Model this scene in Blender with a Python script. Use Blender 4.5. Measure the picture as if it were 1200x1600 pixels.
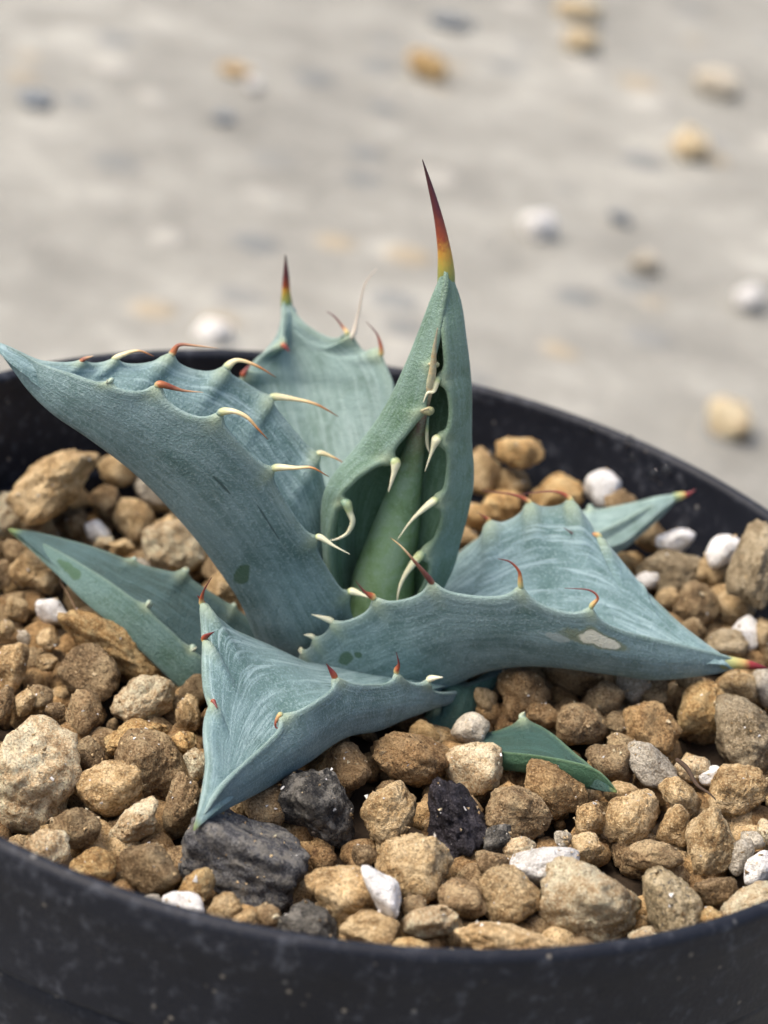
import bpy, bmesh, math, random
import numpy as np
from mathutils import Matrix, Vector

# ------------------------------------------------------------------ scene, camera, light
for o in list(bpy.data.objects): bpy.data.objects.remove(o)
scene = bpy.context.scene
COL = scene.collection
CM = 0.01                      # the tables below are in centimetres, rim centre at the origin

cam_data = bpy.data.cameras.new('camera')
camera = bpy.data.objects.new('camera', cam_data); COL.objects.link(camera)
camera.matrix_world = Matrix(((0.983444, -0.181213, -0.0, 0.1058 * CM), (0.08341, 0.45267, -0.887768, -21.0332 * CM),
                              (0.160875, 0.87307, 0.46029, 11.8225 * CM), (0, 0, 0, 1)))
cam_data.sensor_fit = 'VERTICAL'; cam_data.sensor_height = 24.0
cam_data.lens = 12.0 / math.tan(math.radians(11.0))
cam_data.clip_start = 0.005; cam_data.clip_end = 200.0
cam_data.dof.use_dof = True; cam_data.dof.focus_distance = 0.231; cam_data.dof.aperture_fstop = 20.0
scene.camera = camera

SUN_EL, SUN_AZ = math.radians(60), math.radians(-100)     # azimuth from +y toward +x: high and to the left
world = bpy.data.worlds.new('World'); scene.world = world; world.use_nodes = True
wn = world.node_tree.nodes; wl = world.node_tree.links
sky = wn.new('ShaderNodeTexSky'); sky.sky_type = 'NISHITA'; sky.sun_disc = False
sky.sun_elevation = SUN_EL; sky.sun_rotation = SUN_AZ
sky.air_density = 1.0; sky.dust_density = 6.0; sky.ozone_density = 0.6
wl.new(sky.outputs[0], wn['Background'].inputs[0]); wn['Background'].inputs[1].default_value = 0.15
sun_data = bpy.data.lights.new('sun', 'SUN'); sun_data.energy = 1.5; sun_data.angle = math.radians(35); sun_data.color = (1.0, 0.94, 0.84)
sun = bpy.data.objects.new('sun', sun_data); COL.objects.link(sun)
sd = Vector((math.sin(SUN_AZ) * math.cos(SUN_EL), math.cos(SUN_AZ) * math.cos(SUN_EL), math.sin(SUN_EL)))
sun.rotation_euler = sd.to_track_quat('Z', 'Y').to_euler()
scene.view_settings.view_transform = 'Standard'; scene.view_settings.look = 'None'
scene.view_settings.gamma = 1.0; scene.view_settings.exposure = 0.7
scene.view_settings.use_curve_mapping = False
scene.render.engine = 'CYCLES'
scene.cycles.use_denoising = True

# ------------------------------------------------------------------ data (cm)
CAMR, CAMU, CAMF = [0.983444, 0.08341, 0.160875], [-0.181213, 0.45267, 0.87307], [0.0, 0.887768, -0.46029]
# leaves: section rows base to tip (margin, blade, keel, blade, margin), teeth, terminal spine
LEAVES = [
 dict(name='upright', look='green', thick=0.11, edge=0.055, label='upright green leaf clasping the new spear', marks=[], spine={'pts': [[0.293, 1.03, 2.724], [0.264, 1.05, 2.881], [0.21, 1.07, 3.082], [0.107, 1.1, 3.361], [-0.017, 1.13, 3.633], [-0.126, 1.15, 3.855]], 'r': [0.0812, 0.0781, 0.0613, 0.0406, 0.0225, 0.0038], 'mat': 'spine_long'},
  rows=[
   [[-0.009, 0.75, -0.862], [-0.184, 0.95, -0.87], [0.069, 1.35, -0.718], [0.779, 1.0, -0.301], [0.536, 0.65, -0.545]],
   [[-0.322, 0.65, -0.094], [-0.367, 0.9, -0.169], [-0.091, 1.3, -0.079], [0.824, 0.98, 0.086], [0.673, 0.6, 0.108]],
   [[-0.371, 0.6, 0.575], [-0.477, 0.85, 0.424], [-0.088, 1.3, 0.482], [0.85, 0.97, 0.672], [0.692, 0.58, 0.806]],
   [[-0.222, 0.58, 0.899], [-0.433, 0.82, 0.755], [-0.012, 1.28, 0.783], [0.832, 0.97, 0.975], [0.653, 0.6, 1.123]],
   [[0.02, 0.6, 1.205], [-0.261, 0.83, 1.109], [0.093, 1.26, 1.087], [0.78, 0.97, 1.3], [0.609, 0.6, 1.445]],
   [[0.247, 0.6, 1.62], [-0.082, 0.84, 1.485], [0.186, 1.24, 1.452], [0.723, 0.98, 1.616], [0.56, 0.65, 1.738]],
   [[0.272, 0.65, 2.004], [0.034, 0.85, 1.93], [0.26, 1.22, 1.841], [0.644, 1.0, 1.985], [0.483, 0.68, 2.033]],
   [[0.283, 0.75, 2.378], [0.108, 0.9, 2.31], [0.293, 1.2, 2.216], [0.537, 1.0, 2.352], [0.368, 0.76, 2.391]],
   [[0.281, 0.85, 2.62], [0.164, 0.95, 2.618], [0.296, 1.18, 2.548], [0.448, 1.02, 2.645], [0.298, 0.86, 2.619]],
   [[0.273, 0.93, 2.838], [0.207, 1.0, 2.821], [0.272, 1.15, 2.798], [0.349, 1.03, 2.837], [0.285, 0.93, 2.84]],
   [[0.228, 1.051, 3.016], [0.22, 1.059, 3.014], [0.228, 1.077, 3.011], [0.237, 1.063, 3.016], [0.229, 1.051, 3.016]],
  ], teeth=[
   dict(u=0.2111, j=0, kind='pale', r=0.0563, bump=0.05, pts=[[-0.416, 0.596, 0.635], [-0.303, 0.576, 0.615], [-0.2, 0.556, 0.552], [-0.162, 0.536, 0.475], [-0.191, 0.516, 0.364], [-0.269, 0.496, 0.297], [-0.348, 0.476, 0.27]]),
   dict(u=0.392, j=0, kind='pale', r=0.0563, bump=0.05, pts=[[-0.008, 0.599, 1.193], [0.068, 0.574, 1.142], [0.132, 0.549, 1.054], [0.124, 0.524, 0.972], [0.113, 0.499, 0.868]]),
   dict(u=0.5025, j=0, kind='clasp', r=0.0563, bump=0.05, pts=[[0.2, 0.601, 1.656], [0.282, 0.571, 1.706], [0.344, 0.541, 1.765]]),
   dict(u=0.6231, j=0, kind='clasp', r=0.0375, bump=0.05, pts=[[0.219, 0.67, 2.1], [0.267, 0.645, 2.14], [0.325, 0.62, 2.15]]),
   dict(u=0.593, j=4, kind='pale', r=0.0375, bump=0.05, pts=[[0.503, 0.676, 2.019], [0.4, 0.66, 2.006], [0.366, 0.644, 1.941], [0.351, 0.628, 1.894], [0.298, 0.612, 1.871], [0.274, 0.596, 1.777]]),
   dict(u=0.402, j=4, kind='pale', r=0.05, bump=0.05, pts=[[0.612, 0.601, 1.458], [0.504, 0.584, 1.438], [0.436, 0.567, 1.326], [0.407, 0.551, 1.117]]),
   dict(u=0.2111, j=4, kind='pale', r=0.0438, bump=0.05, pts=[[0.697, 0.581, 0.847], [0.546, 0.554, 0.796], [0.379, 0.527, 0.626], [0.274, 0.501, 0.401]]),
   dict(u=0.1256, j=4, kind='pale', r=0.05, bump=0.05, pts=[[0.655, 0.592, 0.288], [0.517, 0.567, 0.183], [0.41, 0.542, 0.036], [0.377, 0.517, -0.117], [0.378, 0.492, -0.256]]),
  ]),
 dict(name='left_tall', look='blue', thick=0.15, edge=0.04, label='tall blue leaf leaning out over the rim', marks=[(0.2211, -0.275, 0.013, 0.1, 'green'), (0.3317, -0.65, 0.022, 0.012, 'scratch'), (0.2462, -0.775, 0.03, 0.01, 'scratch')], spine=None,
  rows=[
   [[0.098, 0.55, -0.83], [-0.244, 0.531, -1.138], [-0.632, 0.6, -1.376], [-0.473, 0.878, -0.9], [-0.236, 1.1, -0.428]],
   [[-0.089, 0.28, -0.256], [-0.447, 0.3, -0.65], [-0.852, 0.45, -0.96], [-0.679, 0.816, -0.367], [-0.419, 1.1, 0.238]],
   [[-0.484, 0.1, 0.368], [-0.768, 0.146, -0.09], [-1.07, 0.35, -0.489], [-0.871, 0.775, 0.089], [-0.614, 1.1, 0.707]],
   [[-0.932, -0.05, 1.01], [-1.177, 0.012, 0.491], [-1.429, 0.25, 0.029], [-1.271, 0.732, 0.573], [-1.062, 1.1, 1.184]],
   [[-1.319, -0.1, 1.376], [-1.58, -0.038, 0.889], [-1.828, 0.2, 0.452], [-1.644, 0.705, 0.882], [-1.406, 1.1, 1.394]],
   [[-1.698, -0.1, 1.491], [-1.97, -0.028, 1.107], [-2.211, 0.2, 0.766], [-1.992, 0.648, 1.073], [-1.72, 1.0, 1.455]],
   [[-2.104, -0.05, 1.589], [-2.382, 0.007, 1.284], [-2.622, 0.2, 1.003], [-2.38, 0.591, 1.219], [-2.088, 0.9, 1.498]],
   [[-2.522, 0.0, 1.633], [-2.779, 0.075, 1.386], [-3.001, 0.25, 1.156], [-2.8, 0.538, 1.305], [-2.553, 0.75, 1.505]],
   [[-2.868, 0.15, 1.628], [-3.071, 0.197, 1.466], [-3.256, 0.3, 1.308], [-3.076, 0.451, 1.416], [-2.877, 0.55, 1.549]],
   [[-3.186, 0.3, 1.605], [-3.314, 0.319, 1.535], [-3.436, 0.36, 1.463], [-3.316, 0.416, 1.516], [-3.19, 0.45, 1.575]],
   [[-3.426, 0.36, 1.651], [-3.499, 0.376, 1.624], [-3.57, 0.4, 1.598], [-3.499, 0.415, 1.624], [-3.426, 0.42, 1.65]],
   [[-3.642, 0.396, 1.694], [-3.65, 0.398, 1.69], [-3.659, 0.401, 1.687], [-3.65, 0.402, 1.69], [-3.642, 0.403, 1.693]],
  ], teeth=[
   dict(u=0.7236, j=4, kind='brown', r=0.025, bump=0.09, pts=[[-2.866, 0.556, 1.542], [-2.849, 0.556, 1.603], [-2.817, 0.556, 1.635], [-2.737, 0.556, 1.658]]),
   dict(u=0.6482, j=4, kind='cream', r=0.0312, bump=0.12, pts=[[-2.597, 0.726, 1.507], [-2.579, 0.726, 1.608], [-2.509, 0.726, 1.667], [-2.366, 0.726, 1.709], [-2.208, 0.726, 1.683]]),
   dict(u=0.5528, j=4, kind='brown', r=0.0375, bump=0.2, pts=[[-2.112, 0.89, 1.505], [-2.086, 0.89, 1.68], [-2.013, 0.89, 1.766], [-1.867, 0.89, 1.789], [-1.655, 0.89, 1.805]]),
   dict(u=0.4271, j=4, kind='cream', r=0.0438, bump=0.2, pts=[[-1.63, 1.033, 1.419], [-1.579, 1.033, 1.574], [-1.47, 1.033, 1.655], [-1.299, 1.033, 1.637], [-1.095, 1.033, 1.553]]),
   dict(u=0.3065, j=4, kind='cream', r=0.0406, bump=0.12, pts=[[-1.221, 1.104, 1.23], [-1.091, 1.104, 1.296], [-0.891, 1.104, 1.337], [-0.69, 1.104, 1.324], [-0.471, 1.104, 1.242]]),
   dict(u=0.196, j=4, kind='cream', r=0.0312, bump=0.08, pts=[[-0.709, 1.1, 0.77], [-0.582, 1.083, 0.831], [-0.459, 1.067, 0.837], [-0.342, 1.05, 0.802]]),
   dict(u=0.6382, j=0, kind='stub', r=0.0312, bump=0.04, pts=[[-2.523, 0.002, 1.638], [-2.517, 0.002, 1.684], [-2.515, 0.002, 1.716]]),
   dict(u=0.5427, j=0, kind='brown', r=0.0438, bump=0.16, pts=[[-2.081, -0.052, 1.632], [-2.077, -0.014, 1.742], [-2.014, 0.023, 1.738], [-1.849, 0.061, 1.716], [-1.665, 0.098, 1.717]]),
   dict(u=0.4221, j=0, kind='cream', r=0.0469, bump=0.2, pts=[[-1.547, -0.106, 1.486], [-1.467, -0.126, 1.646], [-1.352, -0.146, 1.704], [-1.231, -0.166, 1.681], [-1.126, -0.186, 1.604], [-1.015, -0.206, 1.522]]),
   dict(u=0.2915, j=0, kind='cream', r=0.0438, bump=0.14, pts=[[-1.055, -0.068, 1.072], [-0.902, -0.068, 1.143], [-0.74, -0.068, 1.228], [-0.594, -0.068, 1.258], [-0.434, -0.068, 1.2]]),
   dict(u=0.191, j=0, kind='pale', r=0.0375, bump=0.1, pts=[[-0.554, 0.083, 0.416], [-0.419, 0.067, 0.474], [-0.285, 0.05, 0.457], [-0.128, 0.033, 0.411]]),
   dict(u=0.1005, j=0, kind='pale', r=0.0438, bump=0.1, pts=[[-0.156, 0.257, -0.202], [-0.046, 0.257, -0.13], [0.072, 0.257, -0.113], [0.207, 0.257, -0.132]]),
  ]),
 dict(name='right_arching', look='blue', thick=0.15, edge=0.04, label='broad blue leaf arching toward the rim with a pale scar', marks=[(0.5176, -0.75, 0.05, 0.085, 'scar'), (0.4422, -0.675, 0.022, 0.06, 'scarpale'), (0.0955, -0.75, 0.018, 0.06, 'green'), (0.1206, -0.725, 0.008, 0.03, 'green')], spine={'pts': [[3.442, 0.6, -0.316], [3.591, 0.6, -0.298], [3.713, 0.61, -0.293], [3.818, 0.62, -0.297], [3.924, 0.63, -0.302]], 'r': [0.075, 0.0594, 0.0469, 0.0312, 0.005], 'mat': 'spine_red'},
  rows=[
   [[-0.452, 0.35, -1.044], [-0.15, 0.332, -1.334], [0.214, 0.45, -1.503], [0.452, 0.884, -1.151], [0.581, 1.3, -0.727]],
   [[-0.168, 0.1, -0.483], [0.234, 0.129, -0.923], [0.678, 0.35, -1.254], [0.791, 0.958, -0.887], [0.767, 1.5, -0.415]],
   [[0.273, 0.0, -0.104], [0.626, 0.044, -0.578], [1.001, 0.3, -0.959], [1.036, 0.964, -0.629], [0.956, 1.55, -0.18]],
   [[0.767, -0.05, 0.165], [1.06, 0.004, -0.296], [1.348, 0.28, -0.673], [1.313, 0.978, -0.383], [1.188, 1.6, 0.028]],
   [[1.462, -0.05, 0.251], [1.664, -0.003, -0.164], [1.831, 0.28, -0.492], [1.693, 1.002, -0.152], [1.501, 1.65, 0.295]],
   [[2.094, 0.0, 0.193], [2.259, 0.033, -0.175], [2.371, 0.3, -0.459], [2.153, 0.986, -0.065], [1.899, 1.6, 0.417]],
   [[2.536, 0.15, 0.063], [2.692, 0.147, -0.226], [2.799, 0.34, -0.469], [2.552, 0.899, -0.136], [2.276, 1.4, 0.263]],
   [[3.018, 0.35, -0.076], [3.117, 0.339, -0.272], [3.163, 0.45, -0.457], [2.919, 0.794, -0.222], [2.668, 1.1, 0.055]],
   [[3.347, 0.5, -0.178], [3.402, 0.49, -0.297], [3.42, 0.53, -0.421], [3.256, 0.675, -0.284], [3.097, 0.8, -0.123]],
   [[3.546, 0.57, -0.24], [3.571, 0.579, -0.309], [3.584, 0.6, -0.378], [3.529, 0.63, -0.32], [3.478, 0.65, -0.253]],
   [[3.682, 0.596, -0.286], [3.685, 0.597, -0.294], [3.687, 0.599, -0.303], [3.68, 0.603, -0.296], [3.674, 0.605, -0.287]],
  ], teeth=[
   dict(u=0.0251, j=0, kind='pale', r=0.025, bump=0.03, pts=[[-0.394, 0.284, -0.892], [-0.422, 0.284, -0.863], [-0.451, 0.284, -0.833]]),
   dict(u=0.0653, j=0, kind='pale', r=0.0312, bump=0.06, pts=[[-0.268, 0.176, -0.674], [-0.345, 0.176, -0.649], [-0.42, 0.176, -0.594]]),
   dict(u=0.1206, j=0, kind='pale', r=0.0375, bump=0.1, pts=[[-0.079, 0.069, -0.418], [-0.218, 0.069, -0.378], [-0.379, 0.069, -0.302]]),
   dict(u=0.201, j=0, kind='red', r=0.0406, bump=0.12, pts=[[0.268, -0.001, -0.077], [0.136, -0.001, 0.005], [0.066, -0.001, 0.072], [-0.033, -0.001, 0.166]]),
   dict(u=0.2915, j=0, kind='redcream', r=0.0375, bump=0.1, pts=[[0.709, -0.048, 0.186], [0.637, -0.048, 0.299], [0.475, -0.048, 0.488], [0.323, -0.048, 0.623], [0.204, -0.048, 0.698]]),
   dict(u=0.402, j=0, kind='red', r=0.0344, bump=0.1, pts=[[1.461, -0.049, 0.258], [1.456, -0.024, 0.466], [1.406, 0.001, 0.569], [1.31, 0.026, 0.636], [1.198, 0.051, 0.633]]),
   dict(u=0.5025, j=0, kind='red', r=0.0312, bump=0.08, pts=[[2.094, 0.003, 0.192], [2.15, 0.028, 0.326], [2.16, 0.053, 0.423], [2.067, 0.078, 0.47], [1.849, 0.103, 0.431]]),
   dict(u=0.3065, j=4, kind='red', r=0.025, bump=0.14, pts=[[1.216, 1.603, 0.046], [1.111, 1.603, 0.202], [1.048, 1.603, 0.239], [0.986, 1.603, 0.269]]),
   dict(u=0.4121, j=4, kind='red', r=0.0312, bump=0.2, pts=[[1.567, 1.65, 0.28], [1.461, 1.65, 0.442], [1.299, 1.65, 0.5], [0.996, 1.65, 0.48]]),
   dict(u=0.5075, j=4, kind='red', r=0.0312, bump=0.2, pts=[[1.928, 1.59, 0.429], [1.832, 1.59, 0.599], [1.674, 1.59, 0.643], [1.355, 1.59, 0.549]]),
   dict(u=0.593, j=4, kind='red', r=0.0312, bump=0.06, pts=[[2.274, 1.417, 0.337], [2.118, 1.367, 0.31], [1.958, 1.317, 0.367], [1.807, 1.267, 0.446]]),
   dict(u=0.6935, j=4, kind='red', r=0.025, bump=0.03, pts=[[2.63, 1.12, 0.058], [2.705, 1.07, -0.005], [2.836, 1.02, -0.041]]),
  ]),
 dict(name='front', look='blue', thick=0.13, edge=0.04, label='short blue leaf dipping toward the front rim', marks=[], spine=None,
  rows=[
   [[1.282, 0.55, -1.065], [1.256, 0.55, -1.188], [1.157, 0.6, -1.246], [0.819, 0.799, -1.217], [0.486, 1.0, -1.157]],
   [[0.936, -0.1, -0.793], [0.979, -0.051, -0.93], [0.904, 0.05, -1.013], [0.517, 0.332, -1.023], [0.12, 0.6, -0.998]],
   [[0.557, -0.5, -0.568], [0.704, -0.445, -0.763], [0.679, -0.3, -0.965], [0.148, -0.009, -1.004], [-0.401, 0.25, -0.98]],
   [[0.264, -0.9, -0.361], [0.421, -0.862, -0.644], [0.408, -0.7, -0.927], [-0.148, -0.33, -0.869], [-0.713, 0.0, -0.722]],
   [[0.015, -1.25, -0.255], [0.134, -1.259, -0.543], [0.078, -1.12, -0.816], [-0.485, -0.67, -0.688], [-1.045, -0.25, -0.474]],
   [[-0.188, -1.6, -0.244], [-0.115, -1.635, -0.584], [-0.216, -1.5, -0.889], [-0.768, -0.983, -0.61], [-1.296, -0.5, -0.24]],
   [[-0.37, -1.85, -0.345], [-0.341, -1.939, -0.625], [-0.452, -1.9, -0.896], [-0.87, -1.467, -0.641], [-1.252, -1.05, -0.313]],
   [[-0.568, -2.15, -0.453], [-0.544, -2.215, -0.67], [-0.611, -2.2, -0.886], [-0.886, -1.918, -0.697], [-1.133, -1.65, -0.457]],
   [[-0.721, -2.45, -0.534], [-0.715, -2.485, -0.703], [-0.759, -2.48, -0.87], [-0.906, -2.333, -0.725], [-1.03, -2.2, -0.548]],
   [[-0.808, -2.7, -0.564], [-0.812, -2.722, -0.682], [-0.844, -2.72, -0.799], [-0.927, -2.63, -0.714], [-0.992, -2.55, -0.606]],
   [[-0.879, -2.85, -0.641], [-0.884, -2.862, -0.703], [-0.903, -2.87, -0.762], [-0.943, -2.849, -0.716], [-0.971, -2.83, -0.662]],
   [[-0.962, -2.97, -0.779], [-0.962, -2.971, -0.787], [-0.965, -2.972, -0.794], [-0.969, -2.97, -0.789], [-0.973, -2.967, -0.782]],
  ], teeth=[
   dict(u=0.3467, j=0, kind='red', r=0.0375, bump=0.1, pts=[[0.042, -1.186, -0.249], [-0.042, -1.186, -0.147], [-0.085, -1.186, -0.096], [-0.15, -1.186, -0.044]]),
   dict(u=0.1859, j=0, kind='red', r=0.0344, bump=0.12, pts=[[0.541, -0.518, -0.533], [0.511, -0.518, -0.388], [0.485, -0.518, -0.305], [0.443, -0.518, -0.191]]),
   dict(u=0.1357, j=0, kind='pale', r=0.0375, bump=0.06, pts=[[0.748, -0.313, -0.662], [0.846, -0.313, -0.571], [0.908, -0.313, -0.482]]),
   dict(u=0.5226, j=0, kind='red', r=0.025, bump=0.03, pts=[[-0.351, -1.786, -0.295], [-0.435, -1.799, -0.286], [-0.482, -1.811, -0.334], [-0.468, -1.824, -0.383], [-0.413, -1.836, -0.363]]),
   dict(u=0.4623, j=4, kind='red', r=0.0281, bump=0.1, pts=[[-1.354, -0.536, -0.204], [-1.374, -0.536, -0.054], [-1.352, -0.536, 0.091], [-1.301, -0.536, 0.235]]),
   dict(u=0.4573, j=4, kind='red', r=0.0219, bump=0, pts=[[-1.371, -0.512, -0.194], [-1.382, -0.512, -0.103], [-1.409, -0.512, 0.013]]),
   dict(u=0.5276, j=4, kind='red', r=0.0344, bump=0.03, pts=[[-1.279, -0.934, -0.28], [-1.246, -0.959, -0.152], [-1.176, -0.984, -0.049]]),
   dict(u=0.6281, j=4, kind='red', r=0.025, bump=0.02, pts=[[-1.116, -1.597, -0.432], [-1.059, -1.637, -0.395], [-1.003, -1.677, -0.392]]),
  ]),
 dict(name='low_left', look='dark', thick=0.05, edge=0.025, label='low dark blue-green leaf lying over the gravel', marks=[(0.6985, -0.6, 0.06, 0.25, 'green')], spine=None,
  rows=[
   [[-0.651, 0.15, -1.288], [-0.687, 0.102, -1.459], [-0.726, 0.15, -1.629], [-0.68, 0.464, -1.38], [-0.627, 0.75, -1.102]],
   [[-1.168, 0.15, -1.092], [-1.21, 0.072, -1.268], [-1.234, 0.1, -1.462], [-1.122, 0.488, -1.21], [-1.009, 0.85, -0.923]],
   [[-1.429, 0.15, -0.963], [-1.482, 0.068, -1.128], [-1.53, 0.1, -1.311], [-1.426, 0.512, -1.07], [-1.314, 0.9, -0.794]],
   [[-1.927, 0.33, -0.729], [-1.986, 0.245, -0.881], [-2.016, 0.26, -1.061], [-1.851, 0.64, -0.899], [-1.685, 1.0, -0.699]],
   [[-2.374, 0.62, -0.648], [-2.435, 0.527, -0.766], [-2.475, 0.5, -0.921], [-2.324, 0.811, -0.832], [-2.172, 1.11, -0.711]],
   [[-2.773, 0.95, -0.679], [-2.802, 0.866, -0.751], [-2.802, 0.81, -0.851], [-2.684, 1.026, -0.785], [-2.574, 1.24, -0.701]],
   [[-3.136, 1.31, -0.77], [-3.153, 1.26, -0.818], [-3.151, 1.22, -0.876], [-3.08, 1.325, -0.825], [-3.015, 1.43, -0.766]],
   [[-3.494, 1.58, -0.845], [-3.496, 1.574, -0.851], [-3.495, 1.569, -0.858], [-3.487, 1.582, -0.852], [-3.479, 1.595, -0.845]],
  ], teeth=[
   dict(u=0.4372, j=0, kind='stub', r=0.0438, bump=0.05, pts=[[-1.965, 0.344, -0.739], [-1.922, 0.344, -0.687], [-1.903, 0.344, -0.641]]),
   dict(u=0.2965, j=0, kind='stub', r=0.0438, bump=0.05, pts=[[-1.486, 0.157, -1.008], [-1.43, 0.157, -0.968], [-1.387, 0.157, -0.923]]),
   dict(u=0.4271, j=4, kind='stub', r=0.0438, bump=0.06, pts=[[-1.69, 0.999, -0.714], [-1.673, 0.999, -0.646], [-1.67, 0.999, -0.574]]),
   dict(u=0.5779, j=4, kind='stub', r=0.0312, bump=0.03, pts=[[-2.202, 1.115, -0.735], [-2.187, 1.115, -0.696], [-2.179, 1.115, -0.659]]),
   dict(u=0.2111, j=4, kind='stub', r=0.0375, bump=0.05, pts=[[-1.182, 0.874, -0.916], [-1.152, 0.874, -0.86], [-1.128, 0.874, -0.805]]),
  ]),
 dict(name='back_right', look='bluegreen', thick=0.12, edge=0.04, label='narrow pale green leaf pointing to the back wall', marks=[], spine={'pts': [[3.005, 3.33, -0.042], [3.091, 3.35, -0.004], [3.147, 3.36, 0.017], [3.215, 3.38, 0.074]], 'r': [0.05, 0.0375, 0.0219, 0.0038], 'mat': 'spine_red'},
  rows=[
   [[0.543, 1.6, -1.016], [0.609, 1.605, -1.152], [0.7, 1.7, -1.226], [0.749, 1.962, -0.981], [0.772, 2.2, -0.71]],
   [[0.953, 2.0, -0.562], [0.989, 1.952, -0.681], [1.058, 2.0, -0.784], [1.122, 2.306, -0.646], [1.167, 2.6, -0.478]],
   [[1.429, 2.3, -0.404], [1.472, 2.244, -0.527], [1.538, 2.3, -0.641], [1.581, 2.654, -0.554], [1.605, 3.0, -0.432]],
   [[2.001, 2.6, -0.37], [2.067, 2.552, -0.51], [2.153, 2.6, -0.638], [2.163, 2.909, -0.502], [2.149, 3.2, -0.333]],
   [[2.376, 2.85, -0.283], [2.447, 2.822, -0.42], [2.53, 2.85, -0.551], [2.487, 3.037, -0.393], [2.426, 3.2, -0.215]],
   [[2.709, 3.1, -0.135], [2.754, 3.084, -0.238], [2.8, 3.1, -0.342], [2.758, 3.209, -0.244], [2.71, 3.3, -0.133]],
   [[2.914, 3.25, -0.057], [2.941, 3.242, -0.115], [2.966, 3.25, -0.174], [2.932, 3.305, -0.121], [2.896, 3.35, -0.06]],
   [[3.088, 3.346, 0.009], [3.091, 3.346, 0.002], [3.094, 3.346, -0.005], [3.09, 3.353, 0.001], [3.086, 3.358, 0.009]],
  ], teeth=[
   dict(u=0.4472, j=4, kind='stub', r=0.0375, bump=0.05, pts=[[2.21, 3.209, -0.34], [2.19, 3.209, -0.307], [2.183, 3.209, -0.27]]),
  ]),
 dict(name='back_broad', look='bluegreen', thick=0.12, edge=0.04, label='broad pale leaf standing behind the upright leaf', marks=[], spine={'pts': [[-1.234, 3.37, 1.269], [-1.264, 3.38, 1.421], [-1.289, 3.38, 1.592], [-1.328, 3.4, 1.8]], 'r': [0.0625, 0.0438, 0.0312, 0.0062], 'mat': 'spine_long'},
  rows=[
   [[-0.253, 1.6, -0.853], [-0.186, 1.823, -0.892], [-0.03, 2.0, -0.88], [0.24, 1.828, -0.717], [0.466, 1.6, -0.555]],
   [[-1.002, 2.2, -0.162], [-0.81, 2.452, -0.169], [-0.534, 2.6, -0.121], [-0.103, 2.44, 0.059], [0.285, 2.2, 0.247]],
   [[-1.491, 2.6, 0.513], [-1.231, 2.908, 0.447], [-0.87, 3.1, 0.443], [-0.386, 2.9, 0.61], [0.033, 2.6, 0.801]],
   [[-1.547, 2.7, 0.676], [-1.314, 3.006, 0.646], [-0.98, 3.2, 0.664], [-0.496, 3.024, 0.809], [-0.065, 2.75, 0.967]],
   [[-1.443, 2.9, 0.863], [-1.335, 3.144, 0.838], [-1.117, 3.3, 0.844], [-0.673, 3.161, 0.933], [-0.26, 2.95, 1.029]],
   [[-1.283, 3.05, 1.063], [-1.277, 3.216, 1.022], [-1.177, 3.35, 0.989], [-0.88, 3.248, 1.017], [-0.604, 3.1, 1.057]],
   [[-1.269, 3.2, 1.199], [-1.261, 3.307, 1.179], [-1.207, 3.4, 1.155], [-1.072, 3.312, 1.152], [-0.955, 3.2, 1.156]],
   [[-1.274, 3.3, 1.29], [-1.266, 3.363, 1.277], [-1.238, 3.42, 1.261], [-1.185, 3.365, 1.258], [-1.145, 3.3, 1.259]],
   [[-1.265, 3.374, 1.389], [-1.264, 3.382, 1.388], [-1.261, 3.388, 1.386], [-1.254, 3.382, 1.385], [-1.249, 3.374, 1.386]],
  ], teeth=[
   dict(u=0.593, j=0, kind='red', r=0.0312, bump=0.04, pts=[[-1.266, 3.013, 0.976], [-1.21, 2.979, 1.066], [-1.159, 2.946, 1.055], [-1.105, 2.913, 0.982]]),
   dict(u=0.3668, j=0, kind='red', r=0.0312, bump=0.06, pts=[[-1.551, 2.691, 0.665], [-1.533, 2.691, 0.775], [-1.447, 2.691, 0.899]]),
   dict(u=0.608, j=4, kind='red', r=0.0312, bump=0.08, pts=[[-0.556, 3.083, 1.053], [-0.637, 3.083, 1.284], [-0.729, 3.083, 1.371], [-0.82, 3.083, 1.416]]),
   dict(u=0.4573, j=4, kind='red', r=0.0312, bump=0.08, pts=[[-0.17, 2.883, 1.028], [-0.212, 2.883, 1.21], [-0.273, 2.883, 1.345], [-0.409, 2.883, 1.471]]),
   dict(u=0.5879, j=4, kind='dry', r=0.0312, bump=0.02, pts=[[-0.492, 3.061, 1.075], [-0.502, 3.094, 1.447], [-0.489, 3.127, 1.749], [-0.404, 3.161, 1.926]]),
  ]),
 dict(name='buried_right', look='deep', thick=0.04, edge=0.02, label='small dark green leaf half buried in the gravel', marks=[], spine=None,
  rows=[
   [[1.309, -0.85, -0.803], [1.36, -0.89, -0.902], [1.405, -0.85, -1.005], [1.374, -0.597, -0.996], [1.328, -0.35, -0.955]],
   [[1.462, -0.9, -0.793], [1.529, -0.944, -0.876], [1.582, -0.9, -0.968], [1.53, -0.623, -0.975], [1.46, -0.35, -0.955]],
   [[1.794, -1.0, -0.705], [1.878, -1.048, -0.805], [1.95, -1.0, -0.913], [1.854, -0.693, -0.853], [1.737, -0.4, -0.765]],
   [[2.079, -1.1, -0.633], [2.153, -1.144, -0.748], [2.208, -1.1, -0.874], [2.096, -0.817, -0.813], [1.971, -0.55, -0.717]],
   [[2.299, -1.2, -0.595], [2.344, -1.224, -0.701], [2.371, -1.2, -0.813], [2.291, -1.043, -0.76], [2.206, -0.9, -0.679]],
   [[2.434, -1.3, -0.603], [2.458, -1.308, -0.676], [2.476, -1.3, -0.751], [2.433, -1.245, -0.696], [2.392, -1.2, -0.63]],
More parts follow.
